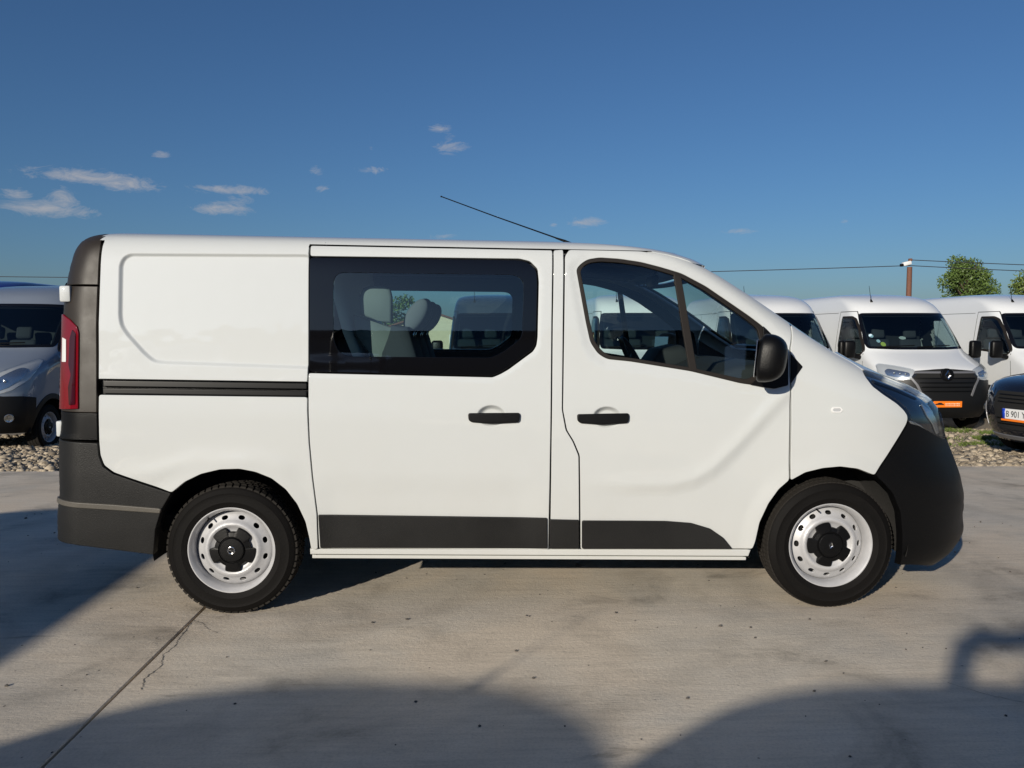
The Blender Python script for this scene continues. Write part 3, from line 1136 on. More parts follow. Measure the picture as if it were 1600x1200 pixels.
def hero_disp(x, z, zone):
    """Pressings of the side panels: recessed load panel, door swage, arch flares, handle cups."""
    x = np.asarray(x, float)
    z = np.asarray(z, float)
    d = np.zeros_like(x)
    P = np.stack([x, z], 1)
    for cx, cz, r in ARCH:
        rr = np.hypot(x - cx, z - cz)
        d += .009 * (1 - sstep(r - .02, r + .085, rr))
    if zone == 'quarter':
        sd = seg_dist(P, RECESS)
        sd = np.where(inside(P, [RECESS]), sd, -sd)
        d -= .015 * sstep(-.004, .015, sd)
        d += .008 * np.exp(-((z - (.81 - .08 * sstep(.10, .45, np.abs(x - .02)))) / .05) ** 2) * sstep(-.60, -.40, x) * sstep(.41, .25, x)
    if zone == 'slide':
        d -= .006 * sstep(.76, .62, z) * sstep(1.62, 1.45, x) * sstep(.42, .55, x)
        sd = seg_dist(P, ph('slide_glass'))
        d -= .004 * (1 - sstep(.0, .03, sd))
    if zone == 'door':
        zl = np.interp(x, CR[:, 0], CR[:, 1])
        sl = np.interp(x, (CR[1:, 0] + CR[:-1, 0]) / 2, np.diff(CR[:, 1]) / np.diff(CR[:, 0]))
        dd = (zl - z) / np.sqrt(1 + sl * sl)
        fade = sstep(1.72, 2.15, x)
        d += fade * (.006 * np.exp(-(dd / .035) ** 2) - .007 * sstep(0, .075, dd) * (1 - sstep(.10, .42, dd)))
        sd = seg_dist(P, ph('door_win'))
        d -= .007 * (1 - sstep(.0, .05, sd))
    if zone in ('slide', 'door'):
        for cx, cz in ((1.328, 1.045), (1.913, 1.046)):
            e = ((x - cx) / .076) ** 2 + ((z - cz) / .056) ** 2
            d -= .026 * sstep(0, .75, 1 - e)
    return d


PROF = [(.900, .15), (.925, .30), (.943, .5), (.953, .75), (.953, 1.0), (.945, 1.15), (.929, 1.32), (.914, 1.5), (.899, 1.68), (.886, 1.80), (.866, 1.865), (.825, 1.910), (.755, 1.938), (.64, 1.955), (.4, 1.965), (0, 1.972)]
XF = [(.15, 3.82), (.22, 3.95), (.3, 4.04), (.42, 4.09), (.55, 4.075), (.68, 4.057), (.8, 4.013), (.9, 3.968), (.98, 3.943), (1.06, 3.917), (1.13, 3.864), (1.2, 3.733), (1.28, 3.509), (1.37, 3.281), (1.48, 3.093), (1.6, 2.907), (1.72, 2.715), (1.82, 2.549), (1.88, 2.43), (1.91, 2.313), (1.935, 2.125), (1.955, 1.731), (1.972, 1.031)]
LK = [(.15, 1.08), (.8, 1.05), (1.1, .95), (1.25, .78), (1.4, .60), (1.7, .52), (1.85, .48), (1.91, .46), (1.972, .45)]
PK = [(.15, 3.0), (1.1, 3.0), (1.25, 3.3), (1.4, 4.2), (1.972, 4.2)]
XR = [(.15, -.93), (.36, -.922), (.45, -.917), (.53, -.909), (.6, -.896), (.9, -.885), (.93, -.877), (1.05, -.87), (1.3, -.865), (1.55, -.861), (1.7, -.843), (1.8, -.822), (1.86, -.807), (1.905, -.785), (1.935, -.755), (1.955, -.68), (1.972, -.3)]
HB = Body(PROF, XF, LK, XR, PK, .18, RAKE, hero_disp)
TOP = 1.895
WING_LOW = [(0.655, 1.516), (0.723, 1.492), (0.797, 1.471), (0.865, 1.43), (0.902, 1.372), (0.915, 1.311), (0.924, 1.201), (0.754, 1.201), (0.693, 1.311), (0.66, 1.345), (0.6, 1.434), (0.594, 1.536)]
WING_UP = [(0.634, 1.535), (0.632, 1.636), (0.65, 1.676), (0.69, 1.69), (0.757, 1.69), (0.794, 1.67), (0.804, 1.629), (0.802, 1.488), (0.728, 1.505)]
SIDE0 = lambda uv, off=0.0: HB.side(uv, off)
SIDE_Q, SIDE_S, SIDE_D, SIDE = [(lambda uv, off=0.0, zn=zn: HB.side(uv, off, -1, zn)) for zn in ('quarter', 'slide', 'door', 'plain')]
FRONT = lambda uv, off=0.0: HB.front(uv, off)


def clipz(P, zmax):
    P = P.copy()
    P[:, 1] = np.minimum(P[:, 1], zmax)
    return P


def shrink(P, d):
    P = np.asarray(P, float)
    if area(P) < 0:
        P = P[::-1]
    return offset(resample(rounded(P, .02), .03), d)


def guide_lines(poly, offs, step=.011, closed=True):
    P = np.asarray(poly, float)
    if closed:
        P = rounded(P if area(P) > 0 else P[::-1], .02)
        out = [offset(resample(P, step), d) for d in offs]
    else:
        seg = []
        for a, b in zip(P[:-1], P[1:]):
            n = max(1, int(np.hypot(*(b - a)) / step))
            seg += [a + (b - a) * k / n for k in range(n)]
        seg = np.array(seg)
        t = np.gradient(seg, axis=0)
        t /= np.linalg.norm(t, axis=1)[:, None]
        nn = np.stack([t[:, 1], -t[:, 0]], 1)
        out = [seg + nn * d for d in offs]
    return out


def build_hero():
    V = thing('crew_van', 'white crew van with black lower cladding parked side-on on the concrete yard', 'van')
    W_ = M['white']
    both = []
    def arch_guides(i):
        cx, cz, r = ARCH[i]
        a = np.linspace(R(-5), R(185), 110)
        return [np.stack([cx + (r + d) * np.cos(a), cz + (r + d) * np.sin(a)], 1) for d in (.012, .026, .042, .060, .080, .10)]
    # rear quarter: above and below the sliding-door rail
    q = panel('quarter_panel', SIDE_Q, [(ph('quarter_up'), []), (rounded(ph('quarter_lo'), .012), [])], W_, V, h=.022, hb=.016, depth=.03,
              noedge=lambda P: P[:, 1] > TOP - .001, guides=guide_lines(RECESS, (-.009, -.005, -.0015, .002, .0055, .009, .0125, .017)) + arch_guides(0))
    both.append(q)
    rp = ph('rail')
    rail = panel('door_rail', SIDE0, [(rp, [])], M['plastic'], V, h=.05, off=-.030, depth=0, edge=0)
    for z0, z1, of in ((1.166, 1.197, -.006), (1.131, 1.158, -.003)):
        panel('rail_bar', SIDE0, [([(-.60, z0), (.404, z0), (.404, z1), (-.60, z1)], [])], M['rail'], rail, h=.05, off=of, depth=.024, edge=.004)
    both.append(rail)
    # sliding door with bonded window
    sd_poly = ph('slide_door')
    sd_poly[0, 1] = sd_poly[1, 1] = TOP - .007
    d = panel('sliding_door', SIDE_S, [(rounded(sd_poly, .010), [])], W_, V, h=.022, hb=.016, depth=.03, refine=[(1.33, 1.045, .085, .065, .0045)])
    panel('window_border', SIDE0, [(rounded(ph('slide_glass'), .02), [rounded(ph('slide_clear'), .02)])], M['frit'], d, h=.04, off=-.003, depth=.012, edge=.002)
    panel('window_pane', SIDE0, [(rounded(ph('slide_clear'), .02), [])], M['glass'], d, h=.06, off=-.0045, depth=0, edge=0)
    hd = panel('door_handle', SIDE0, [(rounded(ph('handle_slide'), .008), [])], M['plastic'], d, h=.012, off=.016, depth=.022, edge=.006, hb=.008)
    panel('cladding_strip', SIDE_S, [(rounded(ph('clad_slide'), .006), [])], M['bumper'], d, h=.03, off=.011, depth=.014, edge=.004)
    both.append(d)
    p = panel('door_pillar', SIDE, [(rounded(clipz(ph('pillar'), TOP - .002), .01), [])], W_, V, h=.022, hb=.016, depth=.03)
    panel('cladding_strip', SIDE, [(rounded(ph('clad_pillar'), .005), [])], M['bumper'], p, h=.03, off=.011, depth=.014, edge=.004)
    both.append(p)
    # front door
    fd_poly = clipz(ph('front_door'), TOP - .002)
    fg = guide_lines(ph('crease')[1:], (-.05, -.03, -.015, 0, .015, .03, .045, .06, .075), .018, False)
    fd = panel('front_door', SIDE_D, [(rounded(fd_poly, .012), [rounded(ph('door_win'), .02)])], W_, V, h=.022, hb=.016, depth=.03, refine=[(1.915, 1.046, .085, .065, .0045)], guides=[g[(np.abs(g[:, 0] - 1.915) > .09) | (np.abs(g[:, 1] - 1.046) > .07)] for g in fg] + arch_guides(1))
    dv = ph('divider')
    panel('window_seal', SIDE0, [(rounded(shrink(ph('door_win'), .0015), .02), [rounded(ph('door_glass'), .02)])], M['seal'], fd, h=.03, off=-.002, depth=.02, edge=.003)
    panel('window_pane', SIDE0, [(rounded(ph('door_glass'), .02), [])], M['front_glass'], fd, h=.06, off=-.012, depth=0, edge=0)
    panel('divider_bar', SIDE0, [(dv, [])], M['seal'], fd, h=.03, off=-.001, depth=.014, edge=.003)
    panel('door_handle', SIDE0, [(rounded(ph('handle_front'), .008), [])], M['plastic'], fd, h=.012, off=.016, depth=.022, edge=.006, hb=.008)
    panel('cladding_strip', SIDE_D, [(rounded(ph('clad_door'), .01), [])], M['bumper'], fd, h=.03, off=.011, depth=.014, edge=.004)
    panel('mirror_sail', SIDE0, [(rounded(ph('sail'), .006), [])], M['plastic'], fd, h=.02, off=.006, depth=.012, edge=.003)
    both.append(fd)
    fe = panel('front_fender', SIDE, [(rounded(ph('fender'), .012), [])], W_, V, h=.022, hb=.016, depth=.03, guides=arch_guides(1))
    panel('mirror_sail_tip', SIDE0, [(rounded(ph('sail_fender'), .004), [])], M['plastic'], fe, h=.02, off=.005, depth=.009, edge=.002)
    panel('side_repeater', SIDE, [(rounded(ph('repeater'), .004), [rounded([(3.067, 1.097), (3.073, 1.105), (3.104, 1.106), (3.111, 1.098), (3.103, 1.090), (3.073, 1.090)], .003)])], M['lamp_white'], fe, h=.01, off=.004, depth=.006, edge=.001, hb=.006)
    panel('repeater_lens', SIDE, [(rounded([(3.067, 1.097), (3.073, 1.105), (3.104, 1.106), (3.111, 1.098), (3.103, 1.090), (3.073, 1.090)], .003), [])], M['lamp_grey'], fe, h=.01, off=.003, depth=0, edge=0, hb=.006)
    both.append(fe)
    sl = panel('sill', SIDE0, [(ph('sill'), [])], W_, V, h=.03, off=-.004, depth=.10, edge=.006)
    panel('sill_flange', SIDE0, [([(.41, .312), (2.65, .318), (2.65, .300), (.41, .294)], [])], W_, sl, h=.05, off=-.020, depth=.10, edge=.003)
    both.append(sl)
    # headlamp: smoked case behind a clear lens
    hp = ph('headlight')
    hl = panel('headlight', SIDE0, [(rounded(hp, .01), [])], M['lamp_dark'], V, h=.02, off=-.022, depth=.03, edge=.002)
    panel('headlight_lens', SIDE0, [(rounded(hp, .01), [])], M['lens'], hl, h=.02, off=.004, depth=.02, edge=.004)
    panel('turn_lens', SIDE0, [(rounded(ph('headlight_lower'), .006), [])], M['lamp_silver'], hl, h=.012, off=-.010, depth=.006, edge=.002, hb=.008)
    panel('reflector', SIDE0, [(rounded([(3.62, 1.13), (3.70, 1.09), (3.755, 1.03), (3.77, .965), (3.735, .955), (3.70, 1.01), (3.65, 1.06)], .01), [])], M['lamp_silver'], hl, h=.015, off=-.014, depth=.006, edge=.003)
    panel('bezel_line', SIDE0, [(rounded([(3.33, 1.262), (3.46, 1.222), (3.60, 1.165), (3.60, 1.155), (3.46, 1.205), (3.335, 1.245)], .003), [])], M['plastic'], hl, h=.02, off=-.016, depth=.004, edge=.001)
    both.append(hl)
    # rear pillar trim, tail lamp, rear bumper
    def back(z0, z1, n=14, add=.003):
        zz = np.linspace(z0, z1, n)
        return [(float(HB.fxr(z)) + add, float(z)) for z in zz]
    xs = lambda z: float(np.interp(z, [.88, 1.128, 1.479, 1.742, 1.848, 1.93], [-.629, -.626, -.631, -.623, -.620, -.630]))
    tail_in = ph('tail')[:5]
    tl = [tuple(v) for v in tail_in] + back(1.042, 1.521, 10, .006)
    lo = [(xs(z), z) for z in np.linspace(1.662, 1.036, 10)] + back(1.036, 1.662)
    ft = [(xs(z), z) for z in np.linspace(1.034, .899, 4)] + back(.899, 1.034, 5)
    rpil = panel('rear_pillar_trim', SIDE0, [(lo, [])], M['pillar_trim'], V, h=.02, hb=.012, off=.001, depth=.03, edge=.004)
    panel('pillar_foot', SIDE0, [(ft, [])], M['plastic'], rpil, h=.02, hb=.012, off=.001, depth=.03, edge=.002)
    up = [(xs(z), z) for z in np.linspace(TOP, 1.669, 6)] + back(1.669, TOP, 6)
    panel('pillar_cap', SIDE0, [(up, [])], M['pillar_trim'], rpil, h=.02, hb=.012, off=.001, depth=.03, edge=.003, noedge=lambda P: P[:, 1] > TOP - .001)
    both.append(rpil)
    tlo = panel('tail_light', SIDE0, [(rounded(tl, .006), [])], M['red_lens'], V, h=.014, hb=.01, off=.010, depth=.016, edge=.004)
    panel('dark_lens', SIDE0, [(rounded([(-.745, 1.445), (-.726, 1.425), (-.726, 1.075), (-.76, 1.07), (-.765, 1.16), (-.75, 1.22), (-.765, 1.27), (-.76, 1.40)], .006), [])], M['red_dark'], tlo, h=.012, off=.0135, depth=.003, edge=.001, hb=.01)
    panel('reversing_lens', SIDE0, [(rounded([(-.813, 1.405), (-.783, 1.395), (-.781, 1.283), (-.813, 1.282)], .004), [])], M['clear_lens'], tlo, h=.012, off=.0135, depth=.003, edge=.001, hb=.01)
    both.append(tlo)
    fb = [tuple(v) for v in ph('rear_bumper')[1:11]] + back(.372, .893, 12, .004)
    rb = panel('rear_bumper', SIDE0, [(rounded(fb, .006), [])], M['bumper'], V, h=.02, hb=.014, off=.002, depth=.05, edge=.005)
    lg = [(-.325, .559), (-.332, .534), (-.556, .548)] + back(.566, .594, 3, .02) + [(-.554, .577)]
    panel('bumper_ledge', SIDE0, [(lg, [])], M['ledge'], rb, h=.02, off=.012, depth=.016, edge=.005)
    both.append(rb)
    # dark inner trim closes the gaps from inside
    lin = []
    for poly, holes in (([(-.60, .80), (.40, .80), (.40, 1.885), (-.60, 1.885)], []),
                        ([(.40, .34), (1.69, .34), (1.69, 1.885), (.40, 1.885)], [shrink(ph('slide_clear'), -.012)]),
                        ([(1.69, .34), (2.64, .36), (2.66, .55), (2.80, .80), (2.86, .82), (2.86, 1.21), (2.83, 1.50), (2.62, 1.69), (2.40, 1.81), (2.2, 1.86), (2.05, 1.885), (1.69, 1.885)], [shrink(ph('door_glass'), -.012)]),
                        ([(2.86, .83), (3.25, .83), (3.30, .90), (3.30, 1.22), (2.95, 1.40), (2.86, 1.45)], [])):
        lin.append((np.array(poly), holes))
    ln = panel('side_lining', SIDE0, lin, M['lining'], V, h=.06, off=-.05, depth=.012, edge=.002)
    both.append(ln)
    # arch liners
    for i, (cx, cz, r) in enumerate(ARCH):
        z0 = cz - RAKE * cx
        mb = MB()
        mb.lathe([(r + .020, -.905), (r + .022, -.86), (r + .02, -.62), (r + .0, -.56), (.02, -.55)], 40, arc=(R(-12), R(192)))
        bmesh.ops.translate(mb.bm, vec=(cx, 0, z0), verts=mb.bm.verts)
        both.append(mb.build('wheel_arch_liner', M['liner'], V))
    # mirror housing
    mb = MB()
    bmesh.ops.create_uvsphere(mb.bm, u_segments=28, v_segments=18, radius=1)
    for v in mb.bm.verts:
        c = v.co
        f = lambda t, e: math.copysign(abs(t) ** e, t)
        a = f(c.x, .75) * (.108 if c.x > 0 else .030)
        b = f(c.y, .62) * .105
        z = f(c.z, .62) * .117
        a *= 1 - .22 * max(0, c.z) ** 2
        v.co = Matrix.Rotation(R(-24), 3, 'Z') @ Vector((a, b, 0)) + Vector((2.655 + .030 * (z / .117) * .45, -1.098, 1.319 + z))
    mir = mb.build('door_mirror', M['plastic'], V, angle=60)
    mb = MB()
    mb.tube([(2.665, -1.04, 1.245), (2.70, -.98, 1.235), (2.745, -.925, 1.24)], [.035, .032, .04], 12)
    mb.build('mirror_arm', M['plastic'], mir)
    mb = MB()
    mb.box((2.626, -1.088, 1.319), (.006, .165, .18), Euler((0, R(4), R(-24))), .002, 1)
    mb.build('mirror_glass', M['chrome'], mir)
    both.append(mir)
    for o in both:
        mirrored(o)
    # roof: rings from the gutter line up
    c0 = float(np.interp(TOP, HB.tz, HB.tc))
    cs = c0 + (HB.cmax - c0) * np.linspace(0, 1, 40) ** 1.0
    cs = np.r_[cs[:-1], HB.cmax - .0005]
    rows, caps = [], []
    for c in cs:
        r = HB.ring(c, 26, 60, 12)
        full = np.concatenate([r, (r * np.array((1, -1, 1)))[::-1][1:]])
        rows.append(full)
    P = np.array(rows)
    nr, nc = P.shape[:2]
    def roof_n(P):
        du = np.gradient(P, axis=1)
        dv = np.gradient(P, axis=0)
        n = np.cross(du, dv)
        n /= np.linalg.norm(n, axis=2)[:, :, None] + 1e-12
        return n
    N3 = roof_n(P)
    N3 *= np.where(N3[:, :, 2:3] < -.2, -1, 1)
    # the gutter edge takes the normal of the side below it
    sgn = np.sign(P[0, :, 1])
    sgn[sgn == 0] = 1
    for s_ in (-1, 1):
        k = sgn == s_
        zb = P[0, k, 2] + RAKE * P[0, k, 0]
        _, nn = HB.side(np.stack([P[0, k, 0], zb], 1), 0.0, s_)
        ok = np.isfinite(nn).all(1) & (P[0, k, 0] < 1.7) & (P[0, k, 0] > -.6)
        idx = np.where(k)[0][ok]
        N3[0, idx] = nn[ok]
    F_w, F_d = [], []
    for i in range(nr - 1):
        for j in range(nc - 1):
            f = (i * nc + j, i * nc + j + 1, (i + 1) * nc + j + 1, (i + 1) * nc + j)
            c = P[i:i + 2, j:j + 2].reshape(-1, 3).mean(0)
            a = np.cross(P[i, j + 1] - P[i, j], P[i + 1, j] - P[i, j])
            if a @ N3[i, j] < 0:
                f = f[::-1]
            (F_d if (c[0] < -.625 - .02 * sstep(1.9, 1.96, np.array(c[2])) and abs(c[1]) > .50) else F_w).append(f)
    roof = link('roof', mesh_np('roof', P.reshape(-1, 3), F_w, N3.reshape(-1, 3)), W_, V)
    link('pillar_top', mesh_np('pillar_top', P.reshape(-1, 3), F_d, N3.reshape(-1, 3)), M['pillar_trim'], rpil)
    P2 = P * np.array((.985, .965, 1)) - np.array((-.02, 0, .035))
    link('headliner', mesh_np('headliner', P2[::2, ::2].reshape(-1, 3), [(i * P2[::2, ::2].shape[1] + j, i * P2[::2, ::2].shape[1] + j + 1, (i + 1) * P2[::2, ::2].shape[1] + j + 1, (i + 1) * P2[::2, ::2].shape[1] + j)
         for i in range(P2[::2].shape[0] - 1) for j in range(P2[::2, ::2].shape[1] - 1)]), M['headliner'], roof)
    mb = MB()
    mb.tube([(1.86, -.1, 1.935), (1.82, -.1, 1.968), (1.774, -.1, 1.992), (1.72, -.1, 2.010)], [.022, .014, .008, .005], 10)
    mb.tube([(1.73, -.1, 2.0075), (1.36, -.1, 2.135), (1.036, -.1, 2.252)], [.0045, .0035, .003], 8)
    mb.sphere((1.034, -.1, 2.2525), (.012, .010, .010), None, 8, 6)
    mb.build('antenna', M['plastic'], roof)
    # gutter shadow line over the sliding door
    # windscreen, bonnet, grille from the front
    def yz(pts, f=1.0):
        pts = np.asarray(pts, float)
        return np.stack([-HB.y(pts[:, 0], pts[:, 1]) * f, pts[:, 1]], 1)

    def sym(half):
        half = np.asarray(half, float)
        return np.concatenate([half, (half * np.array((-1, 1)))[::-1]])
    de = ph('front_door')[15:23]
    de = de[::-1]
    de = clipz(de, TOP - .004)
    fe_top = ph('fender')[4:7]
    hdr = yz(de[de[:, 1] > 1.84], .996)
    dz = np.array([(float(np.interp(1.835, de[::-1, 1], de[::-1, 0])), 1.835)])
    hdr = np.concatenate([[(-.2, TOP + .001), (-.5, TOP + .001)], yz(np.array([(2.13, TOP)]), .996), hdr, yz(dz, .996), [(-.5, 1.838), (-.2, 1.840)]])
    panel('roof_header', FRONT, [(sym(hdr), [])], W_, V, h=.03, off=0, depth=.02, edge=.002, noedge=lambda P: P[:, 1] > TOP - .001)
    de = np.concatenate([dz - np.array((0, .006)), de[de[:, 1] < 1.83]])
    ws = yz(np.concatenate([de, fe_top]), .985)
    zc = float(fe_top[-1, 1])
    ws = np.concatenate([ws, [(-.35, zc - .004), (-.15, zc - .006)]])
    wo = sym(ws)
    inner = offset(resample(wo if area(wo) > 0 else wo[::-1], .04), .022)
    wsc = panel('windscreen', FRONT, [(wo, [inner])], M['frit'], V, h=.05, off=-.010, depth=.01, edge=.002)
    panel('windscreen_pane', FRONT, [(inner, [])], M['front_glass'], wsc, h=.07, off=-.011, depth=0, edge=0)
    bt = np.concatenate([ph('fender')[6:9], [(3.436, 1.265), (3.552, 1.220), (3.693, 1.168), (3.73, 1.135)]])
    bo = np.concatenate([[(-.15, zc - .012), (-.35, zc - .010)], yz(bt, .996), [(-.45, 1.115), (-.2, 1.085)]])
    panel('bonnet', FRONT, [(sym(bo), [])], W_, V, h=.035, off=0, depth=.03, edge=.004)
    go = np.concatenate([[(-.2, 1.078), (-.45, 1.108)], yz(np.array([(3.735, 1.128), (3.79, 1.06), (3.815, .98), (3.81, .93)]), .99), [(-.4, .90), (-.2, .89)]])
    gr = panel('grille', FRONT, [(sym(go), [])], M['plastic'], V, h=.03, off=-.004, depth=.02, edge=.003)
    panel('grille_bar', FRONT, [([(-.52, 1.03), (.52, 1.03), (.52, 1.055), (-.52, 1.055)], [])], M['chrome'], gr, h=.03, off=.006, depth=.012, edge=.004)
    # front bumper wraps round the nose
    be = ph('bumper_edge')
    be = be[np.argsort(be[:, 1])]
    sv = np.linspace(-1, 1, 121)
    vv = np.linspace(0, 1, 44)
    Pb = np.zeros((len(vv), len(sv), 3))
    for j, s_ in enumerate(sv):
        a = 1 - abs(s_)
        zt = np.interp(a, [0, .10, .22, .36, .46, .6, 1], [1.030, 1.010, .975, .940, .922, .92, .90])
        zb = .232 + .045 * (1 - sstep(0, .35, np.array(a))) * 1.0
        z = zb + (zt - zb) * vv
        xe = np.interp(z, be[:, 1], be[:, 0])
        L = HB.fL(z)
        x0 = HB.fxf(z) - L
        te = np.clip((xe - x0) / L, 0.0001, 1)
        the = np.arcsin(te ** (HB.fp(z) / 2))
        th = the + (math.pi / 2 - the) * a
        t = np.sin(th) ** (2 / HB.fp(z))
        x = x0 + L * t
        y = HB.W(z) * np.maximum(np.cos(th), 0) ** (2 / HB.fp(z))
        # moulded relief: brow above the lower lip
        out = .008 * np.exp(-((z - .60) / .05) ** 2) * sstep(.15, .45, np.array(a)) - .008 * np.exp(-((z - .47) / .05) ** 2) * sstep(.25, .5, np.array(a))
        Pb[:, j] = np.stack([x + out, math.copysign(1, s_) * (y + 0 * out) * 1.0 * (1 if s_ != 0 else 0), z - RAKE * x], 1)
    fbp = grid_mesh('front_bumper', Pb, M['plastic'], V)
    # moulded brow, fog-lamp recess and lower lip of the bumper
    for s_ in (-1, 1):
        panel('fog_recess', FRONT, [(rounded([(s_ * .50, .64), (s_ * .34, .63), (s_ * .34, .47), (s_ * .48, .46), (s_ * .54, .53)], .03), [])], M['dark'], fbp, h=.03, off=.011, depth=.006, edge=.003)
    panel('bumper_lip', FRONT, [([(-.60, .345), (.60, .345), (.60, .335), (-.60, .335)], [])], M['dark'], fbp, h=.03, off=.006, depth=.004, edge=.001)
    # return edge of the bumper into the arch and below
    edge = np.concatenate([Pb[::-1, 0], Pb[0, 1:], Pb[1:, -1]])
    inn = edge.copy()
    inn[:, 1] *= .955
    inn[:, 0] -= .012
    grid_mesh('bumper_return', np.stack([edge, inn]), M['plastic'], fbp)
    # rear face: two doors
    zz = np.linspace(.42, 1.93, 30)
    for s_ in (-1, 1):
        yy = np.linspace(0.004, 1, 10)
        Pd = np.array([[(float(HB.fxr(z)) - .004, s_ * (.003 + y * (float(HB.W(z)) - HB.rc + .02)), z + RAKE * .9) for y in yy] for z in zz])
        rd = grid_mesh('rear_door', Pd, W_, V, flip=s_ > 0)
        mb = MB()
        mb.box((-.873, s_ * .38, 1.50), (.012, .56, .42), None, .05, 3)
        mb.build('rear_window', M['frit'], rd)
        mb = MB()
        mb.box((-.795, s_ * .868, 1.635), (.055, .05, .082), None, .010, 2)
        mb.build('hinge', W_, rd)
        mb = MB()
        mb.box((-.862, s_ * .835, .955), (.035, .05, .080), None, .008, 2)
        mb.build('hinge', W_, rd)
    mb = MB()
    mb.box((-.912, 0, .62), (.05, 1.45, .50), None, .02, 2)
    mb.build('bumper_back', M['bumper'], rb)
    # underbody
    mb = MB()
    mb.box((1.52, 0, .335), (2.10, 1.66, .09), None, .01, 1)
    mb.box((-.55, 0, .45), (.62, 1.55, .10), None, .01, 1)
    mb.box((1.5, 0, .46), (4.6, 1.06, .10), None, .01, 1)
    mb.box((3.65, 0, .34), (.5, 1.2, .12), None, .01, 1)
    mb.build('underbody', M['dark'], V)
    mb = MB()
    mb.tube([(0, -.7, .33), (0, .7, .33)], .045, 10)
    mb.build('axle', M['dark'], V)
    mb = MB()
    mb.tube([(3.098, -.7, .30), (3.098, .7, .30)], .04, 10)
    mb.build('axle', M['dark'], V)
    # cabin
    mb = MB()
    rows = []
    for z in np.linspace(.45, 1.90, 20):
        x = np.interp(z, [.45, 1.0, 1.25, 1.45, 1.7, 1.9], [.66, .66, .64, .56, .50, .48])
        rows.append([(x + .05 * math.cos(y / .86 * 1.5), y, z) for y in np.linspace(-.835, .835, 24)])
    grid_mesh('bulkhead', np.array(rows), M['bulkhead'], V)
    # moulded light-grey wing of the bulkhead beside the bench
    mb = MB()
    mb.prism(WING_LOW, -.66, -.60, 'XZ', .012)
    mb.build('bulkhead_wing', M['wing'], V, angle=50)
    mb = MB()
    mb.prism(WING_UP, -.70, -.64, 'XZ', .015)
    mb.build('bulkhead_post', M['wing'], V, angle=50)
    def seat(x, y, w, face_h=1.42, base_z=.82):
        s_ = bpy.data.objects.new('seat', None)
        COL.objects.link(s_)
        s_.parent = V
        s_.location = (x, y, 0)
        b = MB()
        b.prism([(-.10, base_z - .1), (.05, base_z - .12), (.16, face_h - .30), (.10, face_h + .02), (.01, face_h + .04), (-.05, face_h - .1), (-.14, base_z + .2)][::-1], -w / 2, w / 2, 'XZ', .035)
        bk = b.build('backrest', M['fabric'], s_, angle=50)
        bk.rotation_euler = (0, R(-6), 0)
        bk.location = (.14, 0, .0)
        b = MB()
        b.box((.28, 0, base_z - .05), (.50, w, .16), None, .05, 3)
        b.build('cushion', M['fabric'], s_, angle=50)
        return s_
    for y in (-.47, 0, .47):
        s_ = seat(.80, y, .43, 1.45)
        b = MB()
        b.sphere((.125, 0, 1.535), (.115, .27, .215), Euler((0, R(32), 0)), 24, 14)
        b.build('headrest', M['fabric'], s_)
        b = MB()
        b.sphere((.118, -.108, 1.535), (.10, .055, .20), Euler((0, R(32), 0)), 20, 12)
        b.build('headrest_sunlit_side', M['fabric_sunlit'], s_)  # near side painted lighter, as if the sun fell on it
        b = MB()
        b.tube([(.085, -.06, 1.36), (.11, -.06, 1.48)], .007, 6)
        b.build('headrest_post', M['chrome'], s_)
        b = MB()
        b.tube([(.085, .06, 1.36), (.11, .06, 1.48)], .007, 6)
        b.build('headrest_post', M['chrome'], s_)
    for y in (-.47, .42):
        s_ = seat(1.50, y, .46, 1.36)
        b = MB()
        b.box((.115, 0, 1.50), (.10, .27, .19), Euler((0, R(-8), 0)), .04, 3)
        b.build('headrest', M['fabric'], s_)
    mb = MB()
    mb.prism([(2.30, .75), (2.36, 1.10), (2.44, 1.20), (2.60, 1.27), (2.85, 1.28), (3.12, 1.25), (3.15, .75)][::-1], -.83, .83, 'XZ', .03)
    ds = mb.build('dashboard', M['lining'], V, angle=50)
    mb = MB()
    mb.prism([(2.33, 1.19), (2.43, 1.33), (2.56, 1.36), (2.72, 1.26)][::-1], .18, .62, 'XZ', .03)
    mb.build('instrument_hood', M['lining'], ds, angle=50)
    mb = MB()
    mb.box((2.375, .02, 1.10), (.05, .22, .24), Euler((0, R(12), 0)), .015, 2)
    mb.build('centre_console', M['plastic'], ds)
    for y in (-.68, -.05):
        b = MB()
        b.box((2.415, y, 1.20), (.02, .12, .08), Euler((0, R(25), 0)), .015, 2)
        b.build('air_vent', M['chrome'], ds)
    mb = MB()
    pr = [(.185 + .016 * math.cos(q), .016 * math.sin(q)) for q in np.linspace(0, 2 * math.pi, 11)]
    mb.lathe(pr, 44)
    mb.box((0, 0, 0), (.36, .02, .05), None, .008, 2)
    mb.box((0, 0, -.09), (.06, .02, .19), None, .008, 2)
    mb.sphere((0, -.01, -.01), (.16, .06, .16), None, 16, 10)
    st = mb.build('steering_wheel', M['plastic'], V)
    st.location = (2.30, .40, 1.235)
    st.rotation_euler = Euler((R(0), 0, R(-90))).to_matrix().to_euler()
    st.rotation_euler = (Matrix.Rotation(R(-28), 3, 'Y') @ Matrix.Rotation(R(90), 3, 'Z')).to_euler()
    mb = MB()
    mb.box((2.33, 0.0, 1.76), (.04, .24, .07), None, .02, 2)
    mb.tube([(2.34, 0, 1.79), (2.38, 0, 1.88)], .01, 8)
    mb.build('rear_view_mirror', M['plastic'], V)
    for y in (-.42, .42):
        mb = MB()
        mb.box((2.12, y, 1.822), (.30, .36, .022), Euler((0, R(9), 0)), .008, 2)
        mb.build('sun_visor', M['lining'], V)
